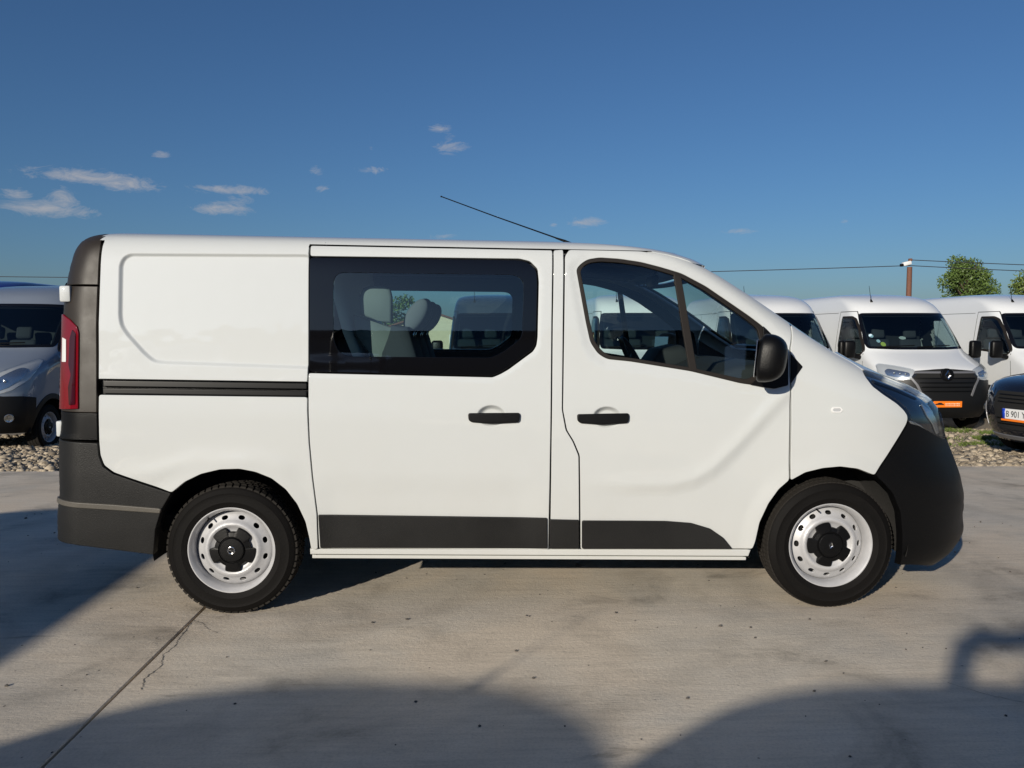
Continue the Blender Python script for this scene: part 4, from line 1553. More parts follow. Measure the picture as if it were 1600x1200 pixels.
    # wheels
    add_wheel(V, (0.0, -.805, .333), -1, TYRE_REAR, R(0))
    add_wheel(V, (0.0, .805, .333), 1, TYRE_REAR, R(20))
    add_wheel(V, (3.098, -.805, .333), -1, TYRE_FRONT, R(-15) * -1, DIAMOND_EMBLEM)
    add_wheel(V, (3.098, .805, .333), 1, TYRE_FRONT, R(40), DIAMOND_EMBLEM)
    return V


build_hero()


# ------------------------------------------------------------------ ground
EDGE_Y = 3.42


def zg(y):
    """Height of the gravel behind the concrete: it falls gently away from the yard."""
    return float(np.interp(y, [3.4, 9.6, 30, 120, 600], [-.012, -.394, -.45, -.8, -2.0]))


def build_ground():
    ys = [-600, -60, -17, 3.2, 3.40, 4.5, 6, 8, 9.6, 14, 30, 120, 600]
    zs = [-2.0, -.4, -.16, -.16] + [zg(y) for y in ys[4:]]
    xs = np.concatenate([[-600, -100], np.arange(-30, 31, 5), [100, 600]])
    P = np.array([[(x, y, z) for x in xs] for y, z in zip(ys, zs)])
    g = grid_mesh('ground', P, M['soil'])
    g['kind'] = 'structure'
    # concrete bays, cut by straight joints
    pad = bpy.data.objects.new('concrete_yard', None)
    COL.objects.link(pad)
    pad['kind'] = 'structure'
    xj = [-24.8, -16.6, -8.38, -.18, 8.02, 16.2]
    yj = [-17.0, -8.2, EDGE_Y]
    for x0, x1 in zip(xj[:-1], xj[1:]):
        for y0, y1 in zip(yj[:-1], yj[1:]):
            mb = MB()
            mb.box(((x0 + x1) / 2, (y0 + y1) / 2, -.075), (x1 - x0 - .012, y1 - y0 - .012, .15), None, .004, 1)
            mb.build('slab', M['concrete'], pad, smooth=False)
    mb = MB()
    mb.box(((xj[0] + xj[-1]) / 2, (yj[0] + yj[-1]) / 2, -.09), (xj[-1] - xj[0], yj[-1] - yj[0], .12))
    mb.build('joint_fill', M['joint'], pad, smooth=False)
    # hairline cracks near the joint, as thin dark ribbons
    def crack(pts, w):
        q = []
        for a, b in zip(pts[:-1], pts[1:]):
            for t in np.linspace(0, 1, 9)[:-1]:
                q.append(np.array(a) + (np.array(b) - np.array(a)) * t + rng.normal(0, .0035, 2))
        q = np.array(q)
        t = np.gradient(q, axis=0)
        t /= np.linalg.norm(t, axis=1)[:, None]
        n = np.stack([-t[:, 1], t[:, 0]], 1)
        ww = w * (.4 + rng.random(len(q)))[:, None]
        A, B2 = q + n * ww, q - n * ww
        P = np.stack([np.c_[A, np.full(len(q), .0015)], np.c_[B2, np.full(len(q), .0015)]])
        grid_mesh('crack', P, M['crack'], pad)
    crack([(-.17, -1.02), (-.155, -1.18), (-.135, -1.30), (-.15, -1.42), (-.11, -1.52), (-.125, -1.66), (-.095, -1.78)], .0020)
    crack([(-.17, -.98), (-.10, -1.04), (-.06, -1.10), (.02, -1.16)], .0012)
    crack([(-1.30, 1.30), (-1.10, .90), (-.98, .55), (-.96, .2)], .0014)
    crack([(3.2, -1.80), (3.34, -1.95), (3.55, -2.06), (3.8, -2.2)], .0013)
    return g


build_ground()


def build_gravel():
    phi = (1 + 5 ** .5) / 2
    ico = np.array([(-1, phi, 0), (1, phi, 0), (-1, -phi, 0), (1, -phi, 0), (0, -1, phi), (0, 1, phi), (0, -1, -phi), (0, 1, -phi), (phi, 0, -1), (phi, 0, 1), (-phi, 0, -1), (-phi, 0, 1)]) / 1.9
    tri = np.array([(0, 11, 5), (0, 5, 1), (0, 1, 7), (0, 7, 10), (0, 10, 11), (1, 5, 9), (5, 11, 4), (11, 10, 2), (10, 7, 6), (7, 1, 8), (3, 9, 4), (3, 4, 2), (3, 2, 6), (3, 6, 8), (3, 8, 9), (4, 9, 5), (2, 4, 11), (6, 2, 10), (8, 6, 7), (9, 8, 1)])
    zones = [(5.0, 13.5, 3.42, 9.6, 50000), (-9.5, -2.0, 3.42, 9.0, 30000), (-2.0, 5.0, 3.42, 7.0, 5000)]
    C = []
    for x0, x1, y0, y1, n in zones:
        C.append(np.stack([rng.uniform(x0, x1, n), y0 + (y1 - y0) * rng.random(n) ** 1.15], 1))
    C = np.concatenate(C)
    n = len(C)
    s = np.clip(rng.lognormal(math.log(.0165), .5, n), .009, .07)
    z = np.interp(C[:, 1], [3.4, 9.6, 30], [-.012, -.394, -.45])
    a = rng.uniform(0, 2 * math.pi, n)
    V = ico[None] * (1 + rng.normal(0, .16, (n, 12, 1))) * (s[:, None] * np.stack([rng.uniform(.8, 1.5, n), rng.uniform(.7, 1.2, n), rng.uniform(.5, .9, n)], 1))[:, None, :]
    ca, sa = np.cos(a)[:, None], np.sin(a)[:, None]
    X = V[:, :, 0] * ca - V[:, :, 1] * sa
    Y = V[:, :, 0] * sa + V[:, :, 1] * ca
    V = np.stack([X + C[:, :1], Y + C[:, 1:], V[:, :, 2] + (z + s * .25)[:, None]], 2).reshape(-1, 3)
    T = (tri[None] + (np.arange(n) * 12)[:, None, None]).reshape(-1, 3)
    me = bpy.data.meshes.new('gravel')
    me.vertices.add(len(V))
    me.vertices.foreach_set('co', V.astype(np.float32).ravel())
    me.loops.add(len(T) * 3)
    me.loops.foreach_set('vertex_index', T.astype(np.int32).ravel())
    me.polygons.add(len(T))
    me.polygons.foreach_set('loop_start', np.arange(0, len(T) * 3, 3, dtype=np.int32))
    me.update(calc_edges=True)
    o = link('gravel', me, M['stone'])
    tag(o, 'loose sandy gravel between the concrete yard and the row of vans', 'gravel', kind='stuff')
    # grit and pebbles strewn over the concrete
    n = 420
    C = np.stack([rng.uniform(-2.5, 5.5, n), rng.uniform(-2.4, 3.3, n)], 1)
    s = np.clip(rng.lognormal(math.log(.0035), .5, n), .0015, .011)
    V = ico[None] * (1 + rng.normal(0, .2, (n, 12, 1))) * s[:, None, None] * np.array((1.2, 1, .7))
    V = (V + np.c_[C, s * .4][:, None, :]).reshape(-1, 3)
    T = (tri[None] + (np.arange(n) * 12)[:, None, None]).reshape(-1, 3)
    o = link('grit', mesh_np('grit', V, T.tolist(), smooth=False), M['grit'])
    tag(o, 'dark grit and tiny pebbles strewn over the concrete yard', 'grit', kind='stuff')
    # weeds: narrow blades in tufts
    Vv, Ff = [], []
    spots = [(rng.uniform(6.3, 9.5), rng.uniform(5.6, 7.6)) for _ in range(15)] + [(rng.uniform(6.0, 8.0), rng.uniform(3.6, 5.2)) for _ in range(3)]
    spots += [(rng.uniform(7.4, 10.5), rng.uniform(8.3, 9.2)) for _ in range(12)] + [(rng.uniform(-8, -4), rng.uniform(3.7, 6.0)) for _ in range(7)]
    for cx, cy in spots:
        r = rng.uniform(.05, .22)
        for _ in range(int(60 + 300 * r)):
            x, y = cx + rng.normal(0, r), cy + rng.normal(0, r * .6)
            h = rng.uniform(.03, .10)
            w = rng.uniform(.003, .007)
            t = rng.uniform(0, 2 * math.pi)
            dx, dy = math.cos(t) * w, math.sin(t) * w
            lx, ly = rng.normal(0, h * .6, 2)
            z0 = zg(y)
            b = len(Vv)
            Vv += [(x - dx, y - dy, z0), (x + dx, y + dy, z0), (x + lx * .4 + dx * .7, y + ly * .4 + dy * .7, z0 + h * .65), (x + lx, y + ly, z0 + h)]
            Ff += [(b, b + 1, b + 2), (b, b + 2, b + 3)]
    o = link('weeds', mesh_np('weeds', np.array(Vv), Ff, smooth=False), M['grass'])
    tag(o, 'low green weeds growing in patches through the gravel', 'weeds', kind='stuff')


build_gravel()


# ------------------------------------------------------------------ vehicles on the gravel
def wrap(name, B, zbot, ztop, xe, mat, parent, off=.004, nz=24, ns=81):
    """Bumper skin that wraps round the nose from one wheel arch to the other."""
    sv = np.linspace(-1, 1, ns)
    vv = np.linspace(0, 1, nz)
    P = np.zeros((nz, ns, 3))
    for j, s_ in enumerate(sv):
        a = 1 - abs(s_)
        z = zbot + (float(np.interp(a, *ztop)) - zbot) * vv
        L = B.fL(z)
        x0 = B.fxf(z) - L
        th_e = np.where(xe > x0, np.arcsin(np.clip((xe - x0) / L, 0, 1) ** (B.fp(z) / 2)), 0)
        th = th_e + (math.pi / 2 - th_e) * a
        x = np.where((xe < x0) & (a < .12), xe + (x0 - xe) * a / .12, x0 + L * np.sin(np.where(xe < x0, math.pi / 2 * max(0, (a - .12) / .88), th)) ** (2 / B.fp(z)))
        y = B.y(x, z) if a < 1 else np.zeros_like(z)
        sg = math.copysign(1, s_)
        P[:, j] = np.stack([x + off * 1.5 * (a > .1), sg * (y + off * (a < .9)), z], 1)
    return grid_mesh(name, P, mat, parent)


def shell(name, B, mat, parent, cut, nlev=80, nf=34, nside=84, sc=None, step=1):
    cs = np.linspace(0, B.cmax - .0005, nlev)
    P = []
    for c in cs:
        r = B.ring(c, nf, nside, 8)
        P.append(np.concatenate([r, (r * np.array((1, -1, 1)))[::-1][1:]]))
    P = np.array(P)[::step, ::step]
    nr, nc = P.shape[:2]
    F = []
    for i in range(nr - 1):
        for j in range(nc - 1):
            c = (P[i, j] + P[i, j + 1] + P[i + 1, j] + P[i + 1, j + 1]) / 4
            if not cut(c):
                F.append((i * nc + j, (i + 1) * nc + j, (i + 1) * nc + j + 1, i * nc + j + 1))
    Q = P if sc is None else P * np.array((1, sc, .985)) + np.array((-.03, 0, 0))
    me = mesh_np(name, Q.reshape(-1, 3), F)
    bm = bmesh.new()
    bm.from_mesh(me)
    bmesh.ops.remove_doubles(bm, verts=bm.verts, dist=1e-5)
    bmesh.ops.recalc_face_normals(bm, faces=bm.faces)
    bm.to_mesh(me)
    bm.free()
    me.polygons.foreach_set('use_smooth', [True] * len(me.polygons))
    return link(name, me, mat, parent)


def pip(poly):
    P = np.array(poly, float)
    return lambda a, b: bool(inside(np.array([(a, b)]), [P])[0])


VAN_PROF = [(.96, .28), (1.00, .42), (1.03, .75), (1.03, 1.2), (1.01, 1.5), (.965, 1.9), (.925, 2.18), (.89, 2.34), (.84, 2.44), (.74, 2.50), (.5, 2.535), (0, 2.55)]
VAN_XF = [(.28, -.12), (.42, -.03), (.6, 0), (.85, -.01), (1.05, -.05), (1.15, -.12), (1.22, -.24), (1.3, -.42), (1.4, -.66), (1.48, -.84), (1.55, -.93), (1.7, -1.06), (1.9, -1.24), (2.1, -1.42), (2.22, -1.55), (2.33, -1.72), (2.42, -1.98), (2.5, -2.45), (2.55, -3.2)]
VAN_L = [(.28, .80), (1.0, .78), (1.3, .72), (1.5, .62), (1.9, .56), (2.2, .56), (2.4, .6), (2.55, .6)]
VAN_XR = [(.28, -5.5), (2.3, -5.5), (2.45, -5.40), (2.52, -5.2), (2.55, -4.6)]
_hi = lambda z: z if z < 2.2 else 2.2 + (z - 2.2) * 1.28
VAN_PROF = [(w, _hi(z)) for w, z in VAN_PROF]
VAN_XF, VAN_L, VAN_XR = [[(_hi(z), v) for z, v in t] for t in (VAN_XF, VAN_L, VAN_XR)]
VB = Body(VAN_PROF, VAN_XF, VAN_L, VAN_XR, 2.7, .12)
VAN_FRONT_X, VAN_REAR_X = -.90, -4.58


def make_van(label, paint, style='new', plate=None, stickers=False, group=None):
    """Panel van facing +x with its nose at the origin."""
    V = thing('parked_van', label, 'van', group=group)
    FR = lambda uv, off=0.0: VB.front(uv, off)
    SD = lambda uv, off=0.0: VB.side(uv, off, -1)
    ws = np.array([(-.915, 1.515), (-.93, 1.60), (-.885, 2.02), (-.85, 2.175), (-.80, 2.205), (.80, 2.205), (.85, 2.175), (.885, 2.02), (.93, 1.60), (.915, 1.515), (.5, 1.50), (-.5, 1.50)])
    sw = np.array([(-2.24, 2.15), (-1.83, 2.15), (-1.70, 2.10), (-1.50, 1.90), (-1.20, 1.52), (-1.17, 1.44), (-1.24, 1.37), (-1.42, 1.37), (-1.62, 1.42), (-2.20, 1.46), (-2.27, 1.54)])
    wsi = offset(resample(ws if area(ws) > 0 else ws[::-1], .05), .045)
    swc = sw if area(sw) > 0 else sw[::-1]
    swi = offset(resample(swc, .05), .045)
    t_ws, t_sw = pip(offset(wsi, -.012)), pip(offset(swi, -.012))

    def cut(c):
        x, y, z = c
        if z > 1.2:
            if x > -2.3 and abs(y) < .93 and x > float(VB.fxf(z)) - .45 * float(VB.fL(z)) and t_ws(y, z):
                return True
            if -2.3 < x < -1.1 and abs(y) > .70 and t_sw(x, z):
                return True
        if z < .85 and abs(y) > .8:
            for ax in (VAN_FRONT_X, VAN_REAR_X):
                if math.hypot(x - ax, z - .37) < .41:
                    return True
        return False
    body = shell('body', VB, paint, V, cut)
    shell('inner_trim', VB, M['lining'], V, lambda c: cut(c) or c[0] < -2.6 or c[2] < .9, sc=.955, step=2)
    w = panel('windscreen', FR, [(rounded(ws, .05), [wsi])], M['frit'], V, h=.05, off=.004, depth=.01, edge=.002, hb=.04)
    panel('windscreen_pane', FR, [(wsi, [])], M['van_glass'], w, h=.09, off=.003, depth=0, edge=0, hb=.04)
    sides = []
    s_ = panel('side_window', SD, [(rounded(swc, .04), [swi])], M['seal'], V, h=.05, off=.004, depth=.01, edge=.002, hb=.04)
    panel('side_pane', SD, [(swi, [])], M['van_glass'], s_, h=.09, off=.003, depth=0, edge=0, hb=.04)
    sides.append(s_)
    # arch trims, sill moulding and door seams on the flanks
    for ax in (VAN_FRONT_X, VAN_REAR_X):
        ang = np.linspace(R(-8), R(188), 26)
        o = [(ax + .465 * math.cos(a), .37 + .465 * math.sin(a)) for a in ang]
        i = [(ax + .385 * math.cos(a), .37 + .385 * math.sin(a)) for a in ang[::-1]]
        sides.append(panel('arch_trim', SD, [(o + i, [])], M['bumper'], V, h=.06, off=.008, depth=.03, edge=.006, hb=.05))
        mb = MB()
        mb.lathe([(.43, -.95), (.43, -.55), (.02, -.54)], 24, arc=(R(-12), R(192)))
        bmesh.ops.translate(mb.bm, vec=(ax, 0, .37), verts=mb.bm.verts)
        sides.append(mb.build('arch_liner', M['dark'], V))
    sides.append(panel('side_moulding', SD, [([(-4.10, .62), (-1.38, .62), (-1.38, .78), (-4.10, .78)], [])], M['bumper'], V, h=.12, off=.012, depth=.015, edge=.006, hb=.1))
    def seam(pts, wd=.006):
        q = np.array(pts, float)
        t = np.gradient(q, axis=0)
        t /= np.linalg.norm(t, axis=1)[:, None]
        n = np.stack([-t[:, 1], t[:, 0]], 1) * wd
        P, _ = SD(np.concatenate([q + n, (q - n)]), .0025)
        return grid_mesh('door_seam', P.reshape(2, -1, 3), M['seal'], V)
    sides.append(seam([(-2.36, z) for z in np.linspace(.45, 2.24, 30)]))
    sides.append(seam([(x, z) for x, z in zip(np.linspace(-2.36, -1.80, 10), np.linspace(2.24, 2.24, 10))] + [(x, np.interp(x, [-1.80, -1.55, -1.16, -1.10, -1.08], [2.24, 2.0, 1.46, 1.2, .9])) for x in np.linspace(-1.78, -1.08, 22)]))
    sides.append(seam([(x, 2.22) for x in np.linspace(-5.3, -2.45, 30)], .004))
    sides.append(seam([(-3.72, z) for z in np.linspace(.45, 2.20, 30)]))
    # mirror
    mb = MB()
    mb.box((-1.235, -1.235, 1.50), (.13, .22, .34), Euler((0, 0, R(-8))), .05, 3)
    mr = mb.build('door_mirror', M['plastic'], V, angle=60)
    mb = MB()
    mb.tube([(-1.23, -1.17, 1.38), (-1.22, -1.04, 1.34), (-1.22, -.96, 1.36)], .04, 8)
    mb.build('mirror_arm', M['plastic'], mr)
    mb = MB()
    mb.box((-1.306, -1.245, 1.50), (.006, .16, .27), Euler((0, 0, R(-8))), .02, 2)
    mb.build('mirror_glass', M['chrome'], mr)
    sides.append(mr)
    # lamps
    if style == 'new':
        hl = [(-.50, 1.065), (-.53, 1.15), (-.80, 1.215), (-.955, 1.245), (-.995, 1.21), (-1.005, 1.08), (-.96, 1.01), (-.82, .975), (-.62, .985)]
        rf = [(-.62, 1.03), (-.62, 1.10), (-.90, 1.165), (-.945, 1.12), (-.93, 1.04), (-.80, 1.01)]
    else:
        hl = [(-.46, .80), (-.45, .92), (-.60, 1.06), (-.80, 1.22), (-.91, 1.33), (-.965, 1.31), (-.99, 1.17), (-.96, 1.02), (-.84, .88), (-.62, .79)]
        rf = [(-.55, .84), (-.55, .92), (-.70, 1.06), (-.86, 1.20), (-.93, 1.18), (-.92, 1.05), (-.80, .92), (-.65, .84)]
    h_ = panel('headlight', FR, [(rounded(hl, .03), [])], M['lamp_grey'], V, h=.03, off=.004, depth=.02, edge=.004, hb=.025)
    panel('reflector', FR, [(rounded(rf, .03), [])], M['lamp_silver'], h_, h=.03, off=.010, depth=.006, edge=.003, hb=.025)
    # facets that catch the light
    for k in range(3):
        cy, cz = np.array(rf).mean(0) + np.array((.05, 0)) + np.array((.075, -.008)) * (k - 1) * (1.0 if style == 'new' else .8)
        P, n = FR(np.array([(cy, cz)]), .006)
        mb = MB()
        mb.sphere(tuple(P[0]), (.025, .06, .06), None, 12, 8)
        mb.build('bulb_bowl', M['lamp_silver'], h_)
    panel('headlight_lens', FR, [(rounded(hl, .03), [])], M['lens'], h_, h=.03, off=.022, depth=.018, edge=.006, hb=.025)
    sides.append(h_)
    P, n = FR(np.array([(-.80, .50)]), .0)
    mb = MB()
    mb.lathe([(.052, .01), (.060, -.004), (.050, -.012), (.040, -.006), (.001, -.004)], 20)
    fg = mb.build('fog_light', M['lamp_silver'], V)
    fg.data.transform(Matrix.Translation(Vector(P[0]) + Vector(n[0]) * .018) @ Vector((0, -1, 0)).rotation_difference(Vector(n[0])).to_matrix().to_4x4())
    sides.append(fg)
    mb = MB()
    mb.box((-5.49, -.93, 1.05), (.05, .12, .46), None, .02, 2)
    sides.append(mb.build('tail_light', M['red_lens'], V))
    for o in sides:
        mirrored(o)
    # bumper and grille
    top = .965 if style == 'new' else .80
    wrap('front_bumper', VB, .285, ([0, .2, .45, .6, 1], [top - .02, top, top, top + .02, top + .02]), -.50, M['van_bumper'], V, off=.012)
    if style == 'new':
        go = [(-.60, 1.03), (-.52, 1.13), (-.2, 1.155), (0, 1.165), (.2, 1.155), (.52, 1.13), (.60, 1.03), (.54, .92), (.42, .70), (-.42, .70), (-.54, .92)]
        gr = panel('grille', FR, [(go, [])], M['dark'], V, h=.05, off=.016, depth=.014, edge=.004, hb=.04)
        for z, hw, t in ((1.095, .55, .016), (1.0, .53, .011), (.925, .49, .011), (.85, .46, .011), (.775, .43, .011)):
            panel('grille_bar', FR, [([(-hw, z - t), (hw, z - t), (hw, z + t), (-hw, z + t)], [])], M['plastic'] if z < 1.09 else M['bar'], gr, h=.05, off=.034, depth=.016, edge=.004, hb=.04)
        for s_ in (-1, 1):
            panel('grille_trim', FR, [([(s_ * .63, 1.0), (s_ * .585, 1.0), (s_ * .50, .88), (s_ * .425, .70), (s_ * .46, .68), (s_ * .545, .88)], [])], M['bar'], gr, h=.03, off=.030, depth=.014, edge=.004)
        zb = 1.055
    else:
        go = [(-.46, .96), (0, 1.04), (.46, .96), (.44, .90), (0, .84), (-.44, .90)]
        gr = panel('grille', FR, [(go, [])], M['dark'], V, h=.05, off=.012, depth=.01, edge=.004, hb=.04)
        panel('lower_intake', FR, [([(-.6, .46), (.6, .46), (.62, .60), (-.62, .60)], [])], M['dark'], gr, h=.05, off=.018, depth=.01, edge=.004, hb=.04)
        panel('fog_recess', FR, [([(.68, .42), (.92, .44), (.93, .60), (.70, .60)], [])], M['dark'], gr, h=.04, off=.018, depth=.01, edge=.004, hb=.04)
        panel('fog_recess', FR, [([(-.68, .42), (-.92, .44), (-.93, .60), (-.70, .60)], [])], M['dark'], gr, h=.04, off=.018, depth=.01, edge=.004, hb=.04)
        zb = .985
    P, n = FR(np.array([(0, zb)]), .02)
    q = Vector((0, -1, 0)).rotation_difference(Vector((1, 0, .06)))
    em = MB()
    em.lathe([(.125, .03), (.122, -.012), (.112, -.022), (.02, -.026), (.001, -.026)], 32)
    e = em.build('badge_disc', M['plastic'], V)
    e.location = P[0]
    e.rotation_euler = q.to_euler()
    dm = link('badge', diamond_emblem_mesh('badge', 4.6, -.026), M['chrome'], V)
    dm.location = P[0]
    dm.rotation_euler = (Matrix.Rotation(R(90), 3, 'Z')).to_euler()
    # number plate
    P, n = FR(np.array([(0, .545)]), .022)
    pl = MB()
    pl.box((float(P[0][0]), 0, .545), (.012, .52, .112), None, .004, 1)
    pobj = pl.build('number_plate', M['orange'] if plate == 'dealer' else M['bumper'], V)
    if plate == 'dealer':
        x = float(P[0][0]) + .0075
        mb = MB()
        mb.prism([(-.235, .535), (-.22, .555), (-.19, .560), (-.165, .575), (-.12, .575), (-.095, .558), (-.07, .548), (-.07, .535)], x, x + .002, 'YZ')
        mb.build('car_silhouette', M['ink'], pobj)
        yy = -.045
        while yy < .22:
            wd = float(rng.uniform(.012, .026))
            mb = MB()
            mb.box((x + .001, yy + wd / 2, .553 + float(rng.uniform(-.002, .002))), (.002, wd, .022))
            mb.build('worn_print', M['pale_print'], pobj)
            mb = MB()
            mb.box((x + .001, yy + wd / 2, .520), (.002, wd * .9, .014))
            mb.build('worn_print', M['pale_print'], pobj)
            yy += wd + .007
    # wipers, aerial
    for y0, y1 in ((-.78, -.12), (-.08, .58)):
        pts, n = FR(np.stack([np.linspace(y0, y1, 12), np.linspace(1.535, 1.565, 12)], 1), .022)
        mb = MB()
        mb.tube([tuple(p) for p in pts], .010, 6)
        mb.build('wiper', M['plastic'], V)
    mb = MB()
    mb.tube([(-1.90, -.50, 2.42), (-1.94, -.50, 2.48)], [.028, .016], 8)
    mb.tube([(-1.94, -.50, 2.48), (-2.02, -.505, 2.76)], [.006, .004], 6)
    mb.build('antenna', M['plastic'], V)
    # cab
    mb = MB()
    mb.prism([(-1.0, .9), (-1.0, 1.38), (-1.15, 1.45), (-1.42, 1.42), (-1.55, 1.25), (-1.58, .9)], -.90, .90, 'XZ', .02)
    mb.build('dashboard', M['lining'], V, angle=50)
    mb = MB()
    mb.lathe([(.19 + .016 * math.cos(q_), .016 * math.sin(q_)) for q_ in np.linspace(0, 2 * math.pi, 9)], 28)
    mb.box((0, 0, 0), (.36, .02, .05))
    st = mb.build('steering_wheel', M['plastic'], V)
    st.location = (-1.66, .48, 1.36)
    st.rotation_euler = (Matrix.Rotation(R(-35), 3, 'Y') @ Matrix.Rotation(R(90), 3, 'Z')).to_euler()
    for y in (-.62, -.16, .50):
        s_ = bpy.data.objects.new('seat', None)
        COL.objects.link(s_)
        s_.parent = V
        mb = MB()
        mb.box((-2.22, y, 1.36), (.14, .44, .66), Euler((0, R(-12), 0)), .05, 2)
        mb.build('backrest', M['fabric'], s_, angle=60)
        mb = MB()
        mb.box((-2.30, y, 1.80), (.10, .26, .20), Euler((0, R(-12), 0)), .04, 2)
        mb.build('headrest', M['fabric'], s_, angle=60)
    mb = MB()
    mb.box((-2.58, 0, 1.55), (.03, 1.74, 1.70), None, .01, 1)
    mb.build('bulkhead', M['lining'], V)
    mb = MB()
    mb.box((-2.85, 0, .50), (4.9, 1.30, .16), None, .02, 1)
    mb.build('underbody', M['dark'], V)
    if stickers:
        for y, z, r, m_ in ((-.72, 1.66, .030, 'sticker_blue'), (-.80, 1.76, .034, 'sticker_blue'), (-.66, 1.60, .042, 'sticker_green'), (-.28, 1.72, .03, 'pale_paper')):
            Pq, n = FR(np.array([(y + r * math.cos(a) * (2.2 if m_ == 'pale_paper' else 1), z + r * math.sin(a)) for a in np.linspace(0, 2 * math.pi, 19)[:-1]]), .0)
            me = mesh_np('sticker', Pq, [list(range(18))], smooth=False)
            link('sticker', me, M[m_], w)
    tr = .99
    for ax in (VAN_FRONT_X, VAN_REAR_X):
        for s_ in (-1, 1):
            add_wheel(V, (ax, s_ * .89, .337), s_, TYRE_FRONT, R(33 * ax), DIAMOND_EMBLEM)
    return V


M['bar'] = plain('satin_grey_trim', (.20, .20, .21), .35, metal=.4)
M['pale_paper'] = plain('pale_paper', (.55, .58, .55), .7)


def place(o, x, y, rotz, z=None, scale=1.0, tilt=0.0):
    o.location = (x, y, zg(y + (1.5 if tilt else 2.0)) if z is None else z)
    o.rotation_euler = (Matrix.Rotation(tilt, 3, 'X') @ Matrix.Rotation(rotz, 3, 'Z')).to_euler()
    o.scale = (scale,) * 3


FACE = -math.pi / 2
ROW = 'vans parked nose-out along the gravel'
van_d = make_van('white panel van with orange dealer plate and stickers on its windscreen', M['van_white'], plate='dealer', stickers=True, group=ROW)
van_p = make_van('white panel van parked between the grey van and the windscreen-sticker van row', M['van_white'], group=ROW)
van_g = make_van('dark grey van parked in the row, seen through the crew van windows', M['grey'], group=ROW)
van_s = make_van('silver-blue van with teardrop headlights and black bumper by the crew van tail', M['silver'], style='old', group=ROW)
van_b = make_van('tall deep blue van standing behind the silver-blue van', M['blue'], group=ROW)
TILT = -math.atan(.0616)
place(van_d, 9.52, 9.05, FACE)
place(van_g, 1.62, 9.35, FACE + R(2))
place(van_s, -5.99, 5.85, FACE, zg(6.6), .985, TILT)
place(van_b, -10.0, 10.4, FACE, None, 1.14)
place(van_p, 4.40, 9.15, FACE)
van_p['label'] = 'white panel van beside the dark grey van, seen through the crew van front door window'
c = copy_tree(van_p)
place(c, 6.98, 9.2, FACE + R(-1))
c['label'] = 'white panel van next to the orange-plate van, partly hidden by the crew van bonnet'
c = copy_tree(van_p)
place(c, 12.38, 9.0, FACE)
c['label'] = 'white panel van standing behind the black car'
# the row on the near side of the yard: only its shadows and reflections reach the picture
UP = math.pi / 2
NEAR = 'vans parked across the yard that cast the foreground shadows'
cast = []
for x, y in ((-5.80, -3.05), (-3.26, -6.42), (-.78, -6.27)):
    c = copy_tree(van_p)
    place(c, x, y, UP, 0.0, 0.95 if x > -1 else 1.0)
    c['group'] = NEAR
    cast.append(c)
cast[0]['label'] = 'white van across the yard, pulled furthest forward, shading the concrete by the crew van tail'
cast[1]['label'] = 'white van across the yard with a bare roof, between two others'
cast[2]['label'] = 'white van across the yard with an added hoop casting the raised-arm shadow'
mb = MB()
mb.tube([(-2.47, 0.15, 2.53), (-2.47, 0.14, 2.69), (-2.47, 0.11, 2.80), (-2.47, 0.03, 2.85), (-2.47, -0.10, 2.83), (-2.47, -0.28, 2.85), (-2.47, -0.42, 2.83), (-2.47, -0.52, 2.75), (-2.47, -0.60, 2.61), (-2.47, -0.62, 2.47)], [.06, .055, .06, .055, .045, .045, .055, .06, .055, .06], 10)
mb.build('arm_shadow_hoop', M['plastic'], cast[2])  # added hoop, shaped to cast the shadow of the viewer's raised arms


# ------------------------------------------------------------------ black car at the edge of the gravel
def text_mesh(name, body, size):
    cu = bpy.data.curves.new(name, 'FONT')
    cu.body = body
    cu.size = size
    cu.extrude = .0008
    o = bpy.data.objects.new(name, cu)
    COL.objects.link(o)
    dg = bpy.context.evaluated_depsgraph_get()
    me = bpy.data.meshes.new_from_object(o.evaluated_get(dg))
    bpy.data.objects.remove(o)
    return me


